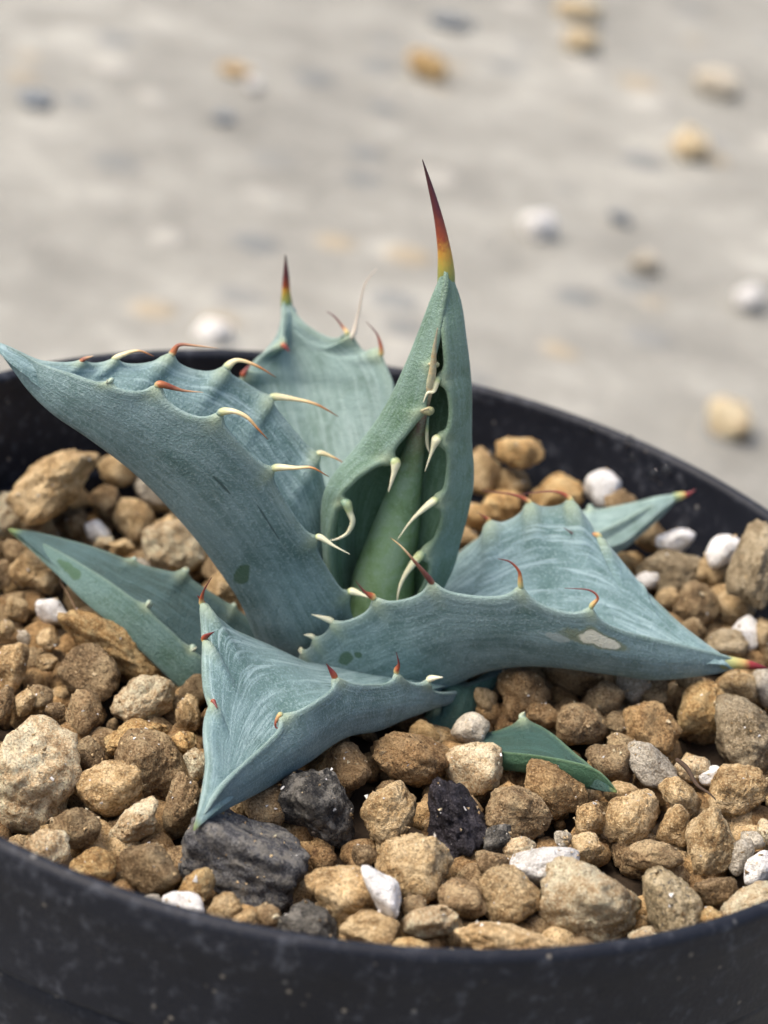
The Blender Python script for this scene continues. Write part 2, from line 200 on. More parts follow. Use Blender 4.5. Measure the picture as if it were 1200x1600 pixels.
   [[2.568, -1.354, -0.69], [2.571, -1.354, -0.698], [2.573, -1.354, -0.707], [2.568, -1.347, -0.701], [2.563, -1.342, -0.693]],
  ], teeth=[
   dict(u=0.3166, j=4, kind='stub', r=0.0375, bump=0.05, pts=[[1.718, -0.391, -0.789], [1.715, -0.391, -0.712], [1.701, -0.391, -0.638]]),
  ]),
 dict(name='buried_front', look='deep', thick=0.1, edge=0.04, label='short dark leaf tucked under the plant', marks=[], spine=None,
  rows=[
   [[0.924, 0.35, -0.891], [1.008, 0.299, -0.969], [1.13, 0.3, -0.996], [1.327, 0.443, -0.878], [1.499, 0.6, -0.739]],
   [[0.831, 0.05, -1.121], [0.899, -0.006, -1.212], [1.012, 0.0, -1.266], [1.145, 0.198, -1.141], [1.247, 0.4, -0.996]],
   [[0.729, -0.2, -1.308], [0.764, -0.216, -1.372], [0.821, -0.2, -1.417], [0.903, -0.1, -1.373], [0.971, 0.0, -1.311]],
   [[0.752, -0.357, -1.449], [0.757, -0.359, -1.457], [0.763, -0.357, -1.462], [0.773, -0.345, -1.457], [0.781, -0.333, -1.449]],
  ], teeth=[
   dict(u=0.2965, j=0, kind='pale', r=0.0375, bump=0.04, pts=[[0.818, 0.081, -1.093], [0.89, 0.056, -1.005], [0.959, 0.031, -0.904]]),
  ]),
]
SPEAR = {'pts': [[0.268, 0.93, -1.016], [0.253, 0.93, -0.658], [0.216, 0.93, -0.239], [0.246, 0.93, 0.326], [0.275, 0.9, 0.895], [0.279, 0.82, 1.337], [0.286, 0.74, 1.608], [0.297, 0.64, 1.968], [0.295, 0.64, 2.218], [0.28, 0.68, 2.49]], 'r': [0.325, 0.325, 0.288, 0.219, 0.131, 0.078, 0.056, 0.038, 0.025, 0.005]}
FILAMENT = [[0.343, 0.72, 1.596], [0.359, 0.7, 1.444], [0.386, 0.7, 1.318], [0.417, 0.68, 1.254]]
TWIG = [[3.049, -1.142, -0.38], [3.125, -1.274, -0.373], [3.195, -1.427, -0.366], [3.275, -1.576, -0.359], [3.37, -1.74, -0.35]]
HAIR = [[-2.873, 1.054, -0.993], [-2.753, 0.821, -0.982], [-2.66, 0.624, -0.973], [-2.572, 0.416, -0.964]]
DROPS = [[2.54, 4.454, -0.027, 0.075], [2.863, 4.232, -0.253, 0.07], [2.965, 4.172, -0.148, 0.07], [2.599, 4.407, -0.177, 0.045], [2.142, 4.654, -0.066, 0.04]]
# gravel: x, y, z, half sizes, turn, kind, label
STONES = [
 (-3.24, 2.714, -0.848, 0.517, 0.311, 0.455, 30.0, 'tan', 'big wedge-shaped tan stone by the inner wall under the tall leaf'),
 (-3.688, 2.652, -1.305, 0.204, 0.263, 0.257, 0.0, 'pale', None),
 (-3.351, 2.599, -1.358, 0.23, 0.164, 0.217, -20.0, 'brown', None),
 (-2.738, 3.605, -1.024, 0.223, 0.176, 0.219, -20.0, 'tan', None),
 (-2.804, 3.347, -1.306, 0.175, 0.202, 0.207, 0.0, 'brown', None),
 (-2.445, 3.025, -1.272, 0.213, 0.226, 0.242, -10.0, 'tan', None),
 (-2.354, 3.702, -1.264, 0.289, 0.204, 0.271, -30.0, 'grey', 'ash-grey stone beside the tall leaf near the back wall'),
 (-2.755, 2.669, -1.302, 0.145, 0.132, 0.152, -10.0, 'white', 'small white stone behind the low dark leaf'),
 (-2.647, 2.437, -1.292, 0.104, 0.078, 0.101, 0.0, 'pale', None),
 (-2.99, 2.719, -1.324, 0.138, 0.132, 0.149, 0.0, 'brown', None),
 (-1.932, 2.476, -1.224, 0.34, 0.327, 0.366, -15.0, 'pale', 'big pale stone between the low dark leaf and the tall leaf'),
 (-2.454, 2.379, -1.273, 0.143, 0.104, 0.136, 0.0, 'tan', None),
 (-3.19, 1.675, -1.343, 0.28, 0.242, 0.287, 15.0, 'tan', None),
 (-3.495, 2.088, -1.372, 0.116, 0.129, 0.135, 0.0, 'brown', None),
 (-3.514, 1.567, -1.374, 0.108, 0.165, 0.15, 0.0, 'brown', None),
 (-1.313, 1.693, -1.165, 0.197, 0.292, 0.269, 0.0, 'tan', None),
 (-1.1, 0.962, -1.144, 0.099, 0.081, 0.099, 0.0, 'tan', None),
 (-2.882, 0.952, -1.314, 0.193, 0.13, 0.178, -30.0, 'white', 'oval white stone below the tip of the low dark leaf'),
 (-3.231, 0.945, -1.347, 0.118, 0.13, 0.137, 0.0, 'tan', None),
 (-3.254, 0.524, -1.349, 0.104, 0.104, 0.115, 0.0, 'tan', None),
 (-3.055, 0.428, -1.33, 0.073, 0.073, 0.081, 0.0, 'grey', None),
 (-2.827, 0.425, -1.309, 0.122, 0.116, 0.131, 0.0, 'tan', None),
 (-2.179, 0.433, -1.247, 0.624, 0.244, 0.477, -31.0, 'ochre', 'long ochre stone lying along the low dark leaf'),
 (-2.324, -0.112, -1.261, 0.305, 0.293, 0.329, -10.0, 'brown', 'large dusty brown stone below the long ochre stone'),
 (-3.048, -0.162, -1.33, 0.161, 0.251, 0.227, 0.0, 'tan', None),
 (-2.756, 0.003, -1.302, 0.114, 0.09, 0.112, 0.0, 'tan', None),
 (-2.994, -0.752, -1.324, 0.111, 0.152, 0.145, 0.0, 'brown', None),
 (-2.811, -0.728, -1.307, 0.105, 0.135, 0.132, -20.0, 'tan', None),
 (-2.687, -0.613, -1.295, 0.123, 0.123, 0.136, 0.0, 'brown', None),
 (-2.26, -0.778, -1.255, 0.175, 0.216, 0.215, 10.0, 'brown', None),
 (-1.755, -0.464, -1.207, 0.318, 0.224, 0.298, 25.0, 'pale', 'pale ridged stone left of the front leaf'),
 (-1.322, -0.628, -1.166, 0.117, 0.181, 0.164, 0.0, 'tan', None),
 (-2.509, -0.826, -1.278, 0.099, 0.082, 0.099, 0.0, 'brown', None),
 (-2.51, -1.912, -1.278, 0.425, 0.545, 0.533, -22.0, 'pale', 'largest pale yellow lump of gravel by the front rim'),
 (-1.726, -1.094, -1.204, 0.299, 0.167, 0.257, 8.0, 'ochre', None),
 (-1.514, -1.546, -1.184, 0.351, 0.306, 0.361, -15.0, 'brown', None),
 (-1.799, -1.993, -1.211, 0.323, 0.256, 0.318, 18.0, 'tan', 'smooth tan stone with two white flecks'),
 (-1.986, -2.605, -1.229, 0.228, 0.179, 0.224, -10.0, 'brown', None),
 (-1.501, -2.496, -1.183, 0.294, 0.153, 0.246, 42.0, 'pale', 'bone-coloured finger-shaped stone near the front rim'),
 (-2.162, -2.983, -1.245, 0.203, 0.177, 0.209, 0.0, 'pale', None),
 (-1.148, -2.154, -1.149, 0.155, 0.298, 0.249, -12.0, 'brown', None),
 (-1.139, -1.464, -1.148, 0.125, 0.153, 0.153, 0.0, 'pale', None),
 (-1.278, -1.149, -1.161, 0.121, 0.121, 0.133, 0.0, 'ochre', None),
 (-2.079, -1.506, -1.237, 0.153, 0.182, 0.184, 0.0, 'brown', None),
 (-1.737, -3.13, -1.205, 0.202, 0.154, 0.196, -5.0, 'ochre', None),
 (-1.255, -3.136, -1.159, 0.26, 0.234, 0.272, 0.0, 'brown', None),
 (-0.512, -2.652, -1.209, 0.564, 0.358, 0.507, -28.0, 'charcoal', 'big blocky charcoal stone under the tip of the front leaf'),
 (0.018, -1.976, -1.038, 0.311, 0.416, 0.4, 38.0, 'lava', 'saddle-shaped charcoal stone dusted with soil'),
 (-0.427, -1.979, -1.081, 0.217, 0.211, 0.235, 0.0, 'brown', None),
 (-0.55, -1.717, -1.092, 0.168, 0.095, 0.145, 20.0, 'ochre', None),
 (-0.849, -3.282, -1.121, 0.164, 0.137, 0.165, 20.0, 'ochre', None),
 (-0.918, -3.565, -1.127, 0.193, 0.125, 0.175, -20.0, 'white', 'white stone against the front rim'),
 (-0.593, -3.525, -1.096, 0.151, 0.125, 0.152, 0.0, 'tan', None),
 (-0.393, -3.657, -1.077, 0.114, 0.088, 0.111, 0.0, 'tan', None),
 (-0.219, -3.582, -1.061, 0.109, 0.104, 0.117, 0.0, 'brown', None),
 (0.105, -3.595, -1.03, 0.255, 0.166, 0.232, -5.0, 'lava', 'speckled dark pebble at the front rim'),
 (0.367, -3.173, -1.005, 0.37, 0.264, 0.349, -20.0, 'tan', 'large mottled tan stone between dark pebble and white sliver'),
 (0.607, -3.611, -0.982, 0.249, 0.161, 0.226, 0.0, 'tan', None),
 (0.194, -1.263, -1.022, 0.228, 0.239, 0.257, 0.0, 'russet', None),
 (0.735, -1.022, -0.97, 0.368, 0.241, 0.335, -18.0, 'russet', None),
 (1.309, -1.019, -0.916, 0.27, 0.253, 0.287, -15.0, 'pale', 'squarish pale stone beside the small buried leaf'),
 (1.248, -0.409, -0.921, 0.182, 0.159, 0.187, 0.0, 'grey', 'smooth pinkish-grey pebble under the broad leaf'),
 (0.617, -1.904, -0.981, 0.233, 0.3, 0.293, -28.0, 'tan', None),
 (1.18, -1.92, -0.928, 0.311, 0.388, 0.385, 12.0, 'black', 'jagged black stone shard with purple sheen'),
 (0.879, -2.663, -0.956, 0.334, 0.297, 0.347, -15.0, 'tan', 'rounded tan stone in front of the black shard'),
 (0.652, -3.336, -0.758, 0.131, 0.256, 0.213, 32.0, 'white', 'white-grey sliver of stone standing on edge'),
 (1.323, -3.064, -0.914, 0.207, 0.17, 0.207, 0.0, 'brown', None),
 (1.705, -2.95, -0.878, 0.277, 0.245, 0.287, -15.0, 'tan', None),
 (0.938, -3.242, -0.951, 0.105, 0.105, 0.116, 0.0, 'brown', None),
 (1.551, -2.513, -0.893, 0.152, 0.125, 0.152, 0.0, 'brown', None),
 (0.475, -2.614, -0.995, 0.114, 0.108, 0.122, 0.0, 'brown', None),
 (1.567, -2.144, -0.891, 0.126, 0.148, 0.151, 0.0, 'lava', None),
 (1.708, 0.31, -0.878, 0.259, 0.265, 0.288, 0.0, 'russet', None),
 (2.176, 0.699, -0.833, 0.287, 0.159, 0.245, -8.0, 'russet', None),
 (2.459, 0.353, -0.806, 0.199, 0.181, 0.209, 0.0, 'brown', None),
 (2.742, 0.597, -0.78, 0.188, 0.164, 0.194, -20.0, 'grey', None),
 (2.911, 0.559, -0.763, 0.158, 0.133, 0.16, 0.0, 'brown', None),
 (2.269, -0.155, -0.824, 0.26, 0.207, 0.257, -15.0, 'brown', None),
 (1.899, -0.034, -0.86, 0.155, 0.119, 0.15, 0.0, 'russet', None),
 (2.889, -0.091, -0.766, 0.29, 0.273, 0.31, -20.0, 'ochrebrown', None),
 (2.611, -0.054, -0.792, 0.131, 0.125, 0.14, 0.0, 'brown', None),
 (3.402, 0.352, -0.717, 0.241, 0.295, 0.294, -15.0, 'ochre', None),
 (3.279, 0.822, -0.729, 0.135, 0.128, 0.145, 0.0, 'brown', None),
 (3.718, 0.825, -0.687, 0.226, 0.165, 0.215, 0.0, 'tan', None),
 (4.0, 0.881, -0.66, 0.153, 0.196, 0.192, 0.0, 'grey', None),
 (3.785, -0.108, -0.68, 0.361, 0.378, 0.406, -15.0, 'dustbrown', 'largest dusty grey-brown stone by the leaf with the pale scar'),
 (2.528, -0.766, -0.8, 0.231, 0.185, 0.229, 0.0, 'brown', None),
 (2.624, -0.387, -0.791, 0.129, 0.106, 0.129, 0.0, 'brown', None),
 (2.88, -0.709, -0.766, 0.278, 0.168, 0.245, -38.0, 'grey', 'pale grey flat stone by the tip of the small buried leaf'),
 (3.278, -0.698, -0.729, 0.174, 0.127, 0.166, 0.0, 'pale', None),
 (3.431, -0.786, -0.714, 0.11, 0.087, 0.108, 20.0, 'white', 'tiny white chip beside a square tan stone'),
 (3.655, -0.966, -0.693, 0.292, 0.246, 0.296, 20.0, 'tan', 'square tan stone with broken corners'),
 (2.018, -1.357, -0.848, 0.317, 0.249, 0.311, -28.0, 'ochrebrown', 'ochre stone propping the small buried leaf'),
 (1.738, -1.716, -0.875, 0.291, 0.24, 0.292, -20.0, 'brown', None),
 (2.378, -1.657, -0.814, 0.151, 0.151, 0.166, 0.0, 'tan', None),
 (2.712, -1.595, -0.782, 0.235, 0.291, 0.29, -22.0, 'tan', None),
 (3.149, -1.186, -0.741, 0.21, 0.176, 0.213, -20.0, 'tan', None),
 (3.103, -1.623, -0.745, 0.151, 0.19, 0.188, -10.0, 'tan', None),
 (3.402, -1.885, -0.717, 0.232, 0.343, 0.316, -14.0, 'tan', 'upright oblong tan stone'),
 (2.135, -2.039, -0.837, 0.077, 0.077, 0.085, 0.0, 'grey', None),
 (1.769, -2.243, -0.872, 0.148, 0.104, 0.138, 15.0, 'pale', None),
 (1.983, -2.472, -0.852, 0.314, 0.173, 0.268, 8.0, 'white', 'cracked white stone behind the biggest front stone'),
 (2.346, -2.118, -0.817, 0.148, 0.137, 0.157, 0.0, 'tan', None),
 (2.384, -2.938, -0.813, 0.452, 0.362, 0.447, -8.0, 'pale', 'biggest yellow-tan stone at the front rim'),
 (3.059, -2.826, -0.749, 0.235, 0.352, 0.323, 26.0, 'speckle', 'speckled grey-tan stone leaning on the front rim'),
 (2.904, -2.151, -0.764, 0.263, 0.148, 0.226, -10.0, 'brown', None),
 (3.656, -2.013, -0.693, 0.105, 0.171, 0.151, -15.0, 'grey', None),
 (3.772, -1.738, -0.682, 0.111, 0.078, 0.104, -15.0, 'grey', None),
 (3.809, -2.159, -0.678, 0.137, 0.148, 0.156, 0.0, 'white', 'white stone at the rim beside a grey pebble'),
 (3.9, -1.595, -0.67, 0.095, 0.117, 0.117, 0.0, 'pale', None),
 (3.438, -2.565, -0.713, 0.199, 0.118, 0.175, 0.0, 'brown', None),
 (3.708, -2.773, -0.688, 0.32, 0.192, 0.282, 25.0, 'pale', None),
 (3.389, -2.984, -0.718, 0.101, 0.111, 0.117, 0.0, 'ochre', None),
 (2.822, -3.35, -0.772, 0.125, 0.099, 0.124, 0.0, 'pale', None),
 (1.731, -3.587, -0.876, 0.456, 0.15, 0.334, -8.0, 'tan', None),
 (1.088, -3.429, -0.937, 0.235, 0.125, 0.198, 5.0, 'pale', None),
 (0.943, -3.795, -0.95, 0.165, 0.082, 0.136, 0.0, 'ochre', None),
 (1.412, 4.252, -0.299, 0.266, 0.177, 0.243, -5.0, 'ochre', None),
 (1.074, 4.406, -0.654, 0.213, 0.262, 0.261, 0.0, 'tan', None),
 (1.405, 4.312, -0.718, 0.213, 0.179, 0.215, 0.0, 'tan', None),
 (1.35, 4.147, -0.912, 0.233, 0.185, 0.23, 0.0, 'ochre', None),
 (1.886, 4.038, -0.573, 0.285, 0.224, 0.28, -8.0, 'ochre', None),
 (2.329, 3.91, -0.363, 0.196, 0.209, 0.223, 0.0, 'white', 'white stone against the back wall behind the broad leaf'),
 (2.522, 3.768, -0.435, 0.208, 0.155, 0.2, 0.0, 'brown', None),
 (1.036, 3.867, -0.942, 0.163, 0.143, 0.168, 0.0, 'ochre', None),
 (0.996, 3.358, -0.945, 0.134, 0.12, 0.14, 0.0, 'tan', None),
 (3.133, 3.273, -0.515, 0.219, 0.146, 0.2, 5.0, 'white', 'white oval stone below the pointed back leaf'),
 (3.574, 2.857, -0.314, 0.169, 0.195, 0.201, -20.0, 'white', 'white stone touching the big grey-brown stone'),
 (3.138, 3.016, -0.742, 0.389, 0.251, 0.352, -10.0, 'dustbrown', None),
 (3.516, 2.913, -0.583, 0.183, 0.21, 0.216, 0.0, 'tan', None),
 (3.866, 2.204, -0.04, 0.298, 0.444, 0.408, -10.0, 'dustbrown', 'big grey-brown stone against the right inner wall'),
 (2.887, 2.825, -0.766, 0.144, 0.105, 0.137, -10.0, 'white', 'small white stone at the edge of the broad leaf'),
 (3.386, 2.333, -0.718, 0.238, 0.271, 0.28, -15.0, 'brown', None),
 (3.762, 2.463, -0.683, 0.239, 0.22, 0.253, 0.0, 'tan', None),
 (3.85, 1.905, -0.674, 0.184, 0.171, 0.195, 20.0, 'white', 'white chip near the red tip of the broad leaf'),
 (4.047, 1.791, -0.656, 0.107, 0.234, 0.188, 0.0, 'tan', None),
 (3.105, 2.462, -0.745, 0.142, 0.129, 0.15, 0.0, 'tan', None),
 (3.653, 1.661, -0.693, 0.22, 0.157, 0.208, 0.0, 'dustbrown', None),
 (3.324, 1.849, -0.724, 0.139, 0.139, 0.153, 0.0, 'brown', None),
 (2.889, 3.531, -0.627, 0.187, 0.181, 0.202, 0.0, 'brown', None),
]
# smaller gravel between them: x, y, z, half size, kind
FILLERS = [
 (-0.964, 3.184, -1.161, 0.14, 'ochre'),
 (-0.653, 4.284, -1.149, 0.19, 'ochrebrown'),
 (-3.212, -1.762, -1.413, 0.25, 'tan'),
 (-3.163, -2.828, -1.408, 0.25, 'pale'),
 (3.233, 1.387, -0.762, 0.14, 'tan'),
 (-1.67, 4.143, -1.245, 0.19, 'tan'),
 (-0.919, 2.711, -1.156, 0.14, 'ochre'),
 (-1.787, -4.074, -1.256, 0.19, 'grey'),
 (1.938, 1.764, -0.902, 0.19, 'ochrebrown'),
 (-4.241, -0.394, -1.489, 0.19, 'dustbrown'),
 (-1.91, 3.37, -1.268, 0.19, 'dustbrown'),
 (4.262, -0.948, -0.703, 0.25, 'brown'),
 (0.058, 1.162, -1.064, 0.14, 'tan'),
 (-0.821, 1.226, -1.207, 0.31, 'brown'),
 (-3.52, -2.215, -1.463, 0.31, 'tan'),
 (-4.095, -1.957, -1.475, 0.19, 'pale'),
 (1.281, 1.432, -1.007, 0.31, 'tan'),
 (-3.622, -0.625, -1.473, 0.31, 'dustbrown'),
 (-0.219, -4.485, -1.107, 0.19, 'russet'),
 (2.599, 2.127, -0.861, 0.25, 'brown'),
 (-2.676, 1.388, -1.341, 0.19, 'tan'),
 (0.243, -4.033, -1.046, 0.14, 'russet'),
 (1.401, 1.993, -0.936, 0.14, 'brown'),
 (-4.164, 0.851, -1.524, 0.31, 'brown'),
 (1.621, 2.872, -0.953, 0.25, 'ochre'),
 (-0.362, -0.577, -1.103, 0.14, 'brown'),
 (-3.738, 0.091, -1.463, 0.25, 'grey'),
 (4.32, 0.424, -0.676, 0.19, 'tan'),
 (-0.978, -4.245, -1.179, 0.19, 'tan'),
 (-2.231, 1.125, -1.319, 0.25, 'ochre'),
 (1.626, 1.074, -0.932, 0.19, 'dustbrown'),
 (-0.139, 0.754, -1.082, 0.14, 'brown'),
 (-0.173, 3.729, -1.145, 0.31, 'brown'),
 (1.101, 2.254, -0.964, 0.14, 'tan'),
 (-3.848, 2.036, -1.473, 0.25, 'brown'),
 (-0.075, -0.543, -1.094, 0.19, 'tan'),
 (-1.443, 0.747, -1.206, 0.14, 'pale'),
 (-2.072, 4.066, -1.283, 0.19, 'pale'),
 (-4.26, 1.669, -1.474, 0.14, 'tan'),
 (0.187, 1.69, -1.051, 0.14, 'ochre'),
 (-0.626, -0.71, -1.128, 0.14, 'brown'),
 (-2.569, 0.788, -1.313, 0.14, 'russet'),
 (2.363, -3.7, -0.862, 0.19, 'brown'),
 (0.785, 3.086, -0.994, 0.14, 'tan'),
 (-0.106, 3.037, -1.079, 0.14, 'tan'),
 (-0.177, 2.19, -1.124, 0.25, 'tan'),
 (-4.049, -1.145, -1.454, 0.14, 'brown'),
 (-0.008, 2.579, -1.087, 0.19, 'tan'),
 (2.182, 2.926, -0.9, 0.25, 'russet'),
 (-0.453, -0.087, -1.13, 0.19, 'ochrebrown'),
 (2.643, 1.455, -0.818, 0.14, 'dustbrown'),
 (4.201, -0.439, -0.67, 0.14, 'tan'),
 (2.232, 3.754, -0.857, 0.14, 'tan'),
 (-2.699, 1.808, -1.325, 0.14, 'pale'),
 (2.645, -1.177, -0.818, 0.14, 'tan'),
 (-2.464, -1.279, -1.321, 0.19, 'ochre'),
 (-0.459, 3.23, -1.172, 0.31, 'ochrebrown'),
 (-3.056, -3.398, -1.419, 0.31, 'ochre'),
 (0.844, 1.572, -0.989, 0.14, 'russet'),
 (-3.681, -1.217, -1.457, 0.25, 'pale'),
 (2.94, 1.254, -0.807, 0.19, 'tan'),
 (-3.314, 3.136, -1.401, 0.19, 'brown'),
 (-4.525, -0.104, -1.535, 0.25, 'pale'),
 (-0.339, 1.38, -1.119, 0.19, 'russet'),
 (0.405, 4.598, -1.048, 0.19, 'pale'),
 (0.429, -4.503, -1.088, 0.31, 'ochrebrown'),
 (1.115, -4.336, -0.981, 0.19, 'tan'),
 (-2.448, -3.81, -1.319, 0.19, 'tan'),
 (-1.494, 3.636, -1.249, 0.25, 'tan'),
 (2.675, 0.934, -0.815, 0.14, 'pale'),
 (-1.425, 2.131, -1.222, 0.19, 'brown'),
 (1.273, -3.933, -0.948, 0.14, 'dustbrown'),
 (0.646, 3.817, -1.067, 0.31, 'dustbrown'),
 (4.522, -0.504, -0.659, 0.19, 'dustbrown'),
 (-4.299, -0.866, -1.516, 0.25, 'ochre'),
 (1.903, 2.399, -0.927, 0.25, 'tan'),
 (-2.008, -3.511, -1.298, 0.25, 'tan'),
 (-4.3, -1.324, -1.495, 0.19, 'russet'),
 (2.961, 1.868, -0.826, 0.25, 'ochrebrown'),
 (2.527, 1.72, -0.846, 0.19, 'tan'),
 (0.837, -0.523, -0.989, 0.14, 'ochre'),
 (0.072, 4.222, -1.062, 0.14, 'tan'),
 (0.708, 4.387, -1.019, 0.19, 'brown'),
 (1.647, 3.311, -0.951, 0.25, 'brown'),
 (-1.165, -3.991, -1.18, 0.14, 'brown'),
 (-1.737, 1.331, -1.234, 0.14, 'brown'),
 (-4.523, 0.413, -1.514, 0.19, 'russet'),
 (-0.055, 4.589, -1.113, 0.25, 'tan'),
 (4.17, 1.153, -0.673, 0.14, 'russet'),
 (-2.851, 2.093, -1.34, 0.14, 'brown'),
 (2.154, -4.081, -0.903, 0.25, 'russet'),
 (0.482, 1.892, -1.023, 0.14, 'ochre'),
 (-3.951, -0.854, -1.444, 0.14, 'brown'),
 (0.396, 4.18, -1.049, 0.19, 'tan'),
 (0.295, 2.311, -1.058, 0.19, 'dustbrown'),
 (-1.238, -4.441, -1.187, 0.14, 'ochre'),
 (0.66, 2.459, -1.006, 0.14, 'dustbrown'),
 (-0.407, -1.289, -1.108, 0.14, 'brown'),
 (-2.015, 1.646, -1.278, 0.19, 'pale'),
 (-0.974, 3.48, -1.161, 0.14, 'dustbrown'),
 (0.26, 3.428, -1.083, 0.25, 'tan'),
 (-0.691, -1.113, -1.173, 0.25, 'brown'),
 (1.187, 0.789, -0.956, 0.14, 'tan'),
 (-1.339, 3.038, -1.214, 0.19, 'ochrebrown'),
 (-1.306, 2.595, -1.253, 0.31, 'grey'),
 (-3.47, 0.504, -1.399, 0.14, 'ochre'),
 (-1.038, 3.913, -1.227, 0.31, 'ochre'),
 (-2.409, -3.384, -1.298, 0.14, 'grey'),
 (1.701, 1.431, -0.907, 0.14, 'tan'),
 (1.653, -4.115, -0.971, 0.31, 'tan'),
 (-2.647, -3.064, -1.32, 0.14, 'brown'),
 (4.529, 0.723, -0.659, 0.19, 'ochrebrown'),
 (-0.891, -0.559, -1.171, 0.19, 'brown'),
 (-3.822, 1.242, -1.471, 0.25, 'dustbrown'),
 (2.671, 3.176, -0.815, 0.14, 'ochre'),
 (2.277, 1.399, -0.891, 0.25, 'tan'),
 (1.934, 3.491, -0.885, 0.14, 'dustbrown'),
 (-3.117, -1.384, -1.365, 0.14, 'brown'),
 (-0.702, 1.968, -1.153, 0.19, 'tan'),
 (-1.268, -3.664, -1.207, 0.19, 'grey'),
 (4.222, 0.123, -0.668, 0.14, 'grey'),
 (0.888, 2.657, -0.985, 0.14, 'brown'),
 (-2.236, 2.015, -1.281, 0.14, 'grey'),
 (4.304, -1.635, -0.678, 0.19, 'russet'),
 (-1.066, 2.123, -1.188, 0.19, 'pale'),
 (-0.794, -0.074, -1.162, 0.19, 'ochre'),
 (-0.358, 4.16, -1.103, 0.14, 'dustbrown'),
 (-3.779, -1.656, -1.428, 0.14, 'ochre'),
 (4.108, -2.023, -0.679, 0.14, 'dustbrown'),
 (1.112, 2.93, -0.963, 0.14, 'ochre'),
 (0.377, 2.875, -1.093, 0.31, 'pale'),
 (-3.041, 2.956, -1.358, 0.14, 'brown'),
 (0.601, 1.274, -1.012, 0.14, 'ochre'),
 (4.438, 1.055, -0.665, 0.19, 'tan'),
 (-1.008, 0.334, -1.165, 0.14, 'ochre'),
 (-0.209, -0.988, -1.089, 0.14, 'brown'),
 (-1.795, 0.979, -1.257, 0.19, 'brown'),
 (-0.505, 2.263, -1.117, 0.14, 'tan'),
 (2.248, 1.812, -0.855, 0.14, 'tan'),
 (-3.108, 3.403, -1.364, 0.14, 'brown'),
 (1.537, 2.5, -0.923, 0.14, 'russet'),
 (-3.132, 2.133, -1.384, 0.19, 'pale'),
 (1.803, 0.748, -0.915, 0.19, 'brown'),
 (1.713, 4.204, -0.924, 0.19, 'tan'),
 (-1.832, 2.981, -1.261, 0.19, 'ochre'),
 (-0.488, 1.642, -1.115, 0.14, 'russet'),
 (-4.187, 0.311, -1.484, 0.19, 'ochrebrown'),
 (2.313, 2.391, -0.849, 0.14, 'dustbrown'),
 (-1.317, -0.176, -1.212, 0.19, 'brown'),
 (-3.607, 0.768, -1.429, 0.19, 'russet'),
 (-0.416, -3.96, -1.126, 0.19, 'brown'),
 (-3.915, 0.505, -1.441, 0.14, 'ochre'),
 (-1.864, 3.763, -1.264, 0.19, 'tan'),
 (1.359, 0.207, -0.94, 0.14, 'tan'),
 (-3.634, -2.742, -1.453, 0.25, 'tan'),
]
# pebbles on the ground: x, y, z, half width, half depth, kind, label
PEBBLES = [
 (-0.845, 42.011, -8.35, 0.523, 0.444, 'ochre', 'orange pebble on the concrete'),
 (2.845, 49.312, -8.35, 0.662, 0.401, 'pale', 'buff pebble on the concrete beside a beige one'),
 (2.982, 46.427, -8.35, 0.504, 0.42, 'pale', 'beige pebble on the concrete beside a buff one'),
 (6.527, 44.91, -8.35, 0.593, 0.494, 'grey', 'whitish grey pebble on the concrete'),
 (5.719, 39.74, -8.35, 0.492, 0.584, 'pale', 'tall cream pebble casting a shadow on the concrete'),
 (2.271, 32.647, -8.35, 0.415, 0.415, 'white', 'bright white pebble alone on the concrete'),
 (6.864, 30.753, -8.35, 0.349, 0.363, 'white', 'white pebble on the concrete beside a grey pebble'),
 (6.167, 24.23, -8.35, 0.433, 0.469, 'pale', 'cream pebble on the concrete close to the pot'),
 (-5.272, 39.453, -8.35, 0.444, 0.337, 'tan', 'yellowish pebble set in the concrete'),
 (-4.781, 38.545, -8.35, 0.227, 0.196, 'white', 'white chip next to the yellowish pebble'),
 (-0.466, 46.358, -8.35, 0.655, 0.386, 'slate', 'blue-grey pebble set in the concrete beyond the pot'),
 (-9.245, 34.969, -8.35, 0.373, 0.444, 'slate', 'dark blue-grey pebble set in the concrete'),
 (-3.667, 24.191, -8.35, 0.372, 0.264, 'white', 'white patch pebble close behind the pot rim'),
 (-5.112, 36.066, -8.35, 0.262, 0.291, 'slate', 'small slate pebble in the concrete'),
 (4.081, 34.373, -8.35, 0.284, 0.256, 'slate', 'small dark pebble near the bright white one'),
 (4.616, 31.73, -8.35, 0.314, 0.273, 'grey', 'grey pebble in the concrete'),
]


# ------------------------------------------------------------------ helpers
def make_mesh(name, v, quads=None, tris=None, smooth=True):
    me = bpy.data.meshes.new(name)
    v = np.asarray(v, np.float32) * CM
    faces = []; sizes = []
    if quads is not None and len(quads): faces.append(np.asarray(quads, np.int32).ravel()); sizes.append(np.full(len(quads), 4, np.int32))
    if tris is not None and len(tris): faces.append(np.asarray(tris, np.int32).ravel()); sizes.append(np.full(len(tris), 3, np.int32))
    idx = np.concatenate(faces); sz = np.concatenate(sizes)
    st = np.concatenate([[0], np.cumsum(sz)[:-1]]).astype(np.int32)
    me.vertices.add(len(v)); me.vertices.foreach_set('co', v.ravel())
    me.loops.add(len(idx)); me.loops.foreach_set('vertex_index', idx)
    me.polygons.add(len(sz)); me.polygons.foreach_set('loop_start', st)
    me.polygons.foreach_set('use_smooth', np.full(len(sz), smooth))
    me.update(calc_edges=True); me.validate()
    return me

def attr(me, name, vals):
    a = me.attributes.new(name, 'FLOAT', 'POINT'); a.data.foreach_set('value', np.asarray(vals, np.float32))

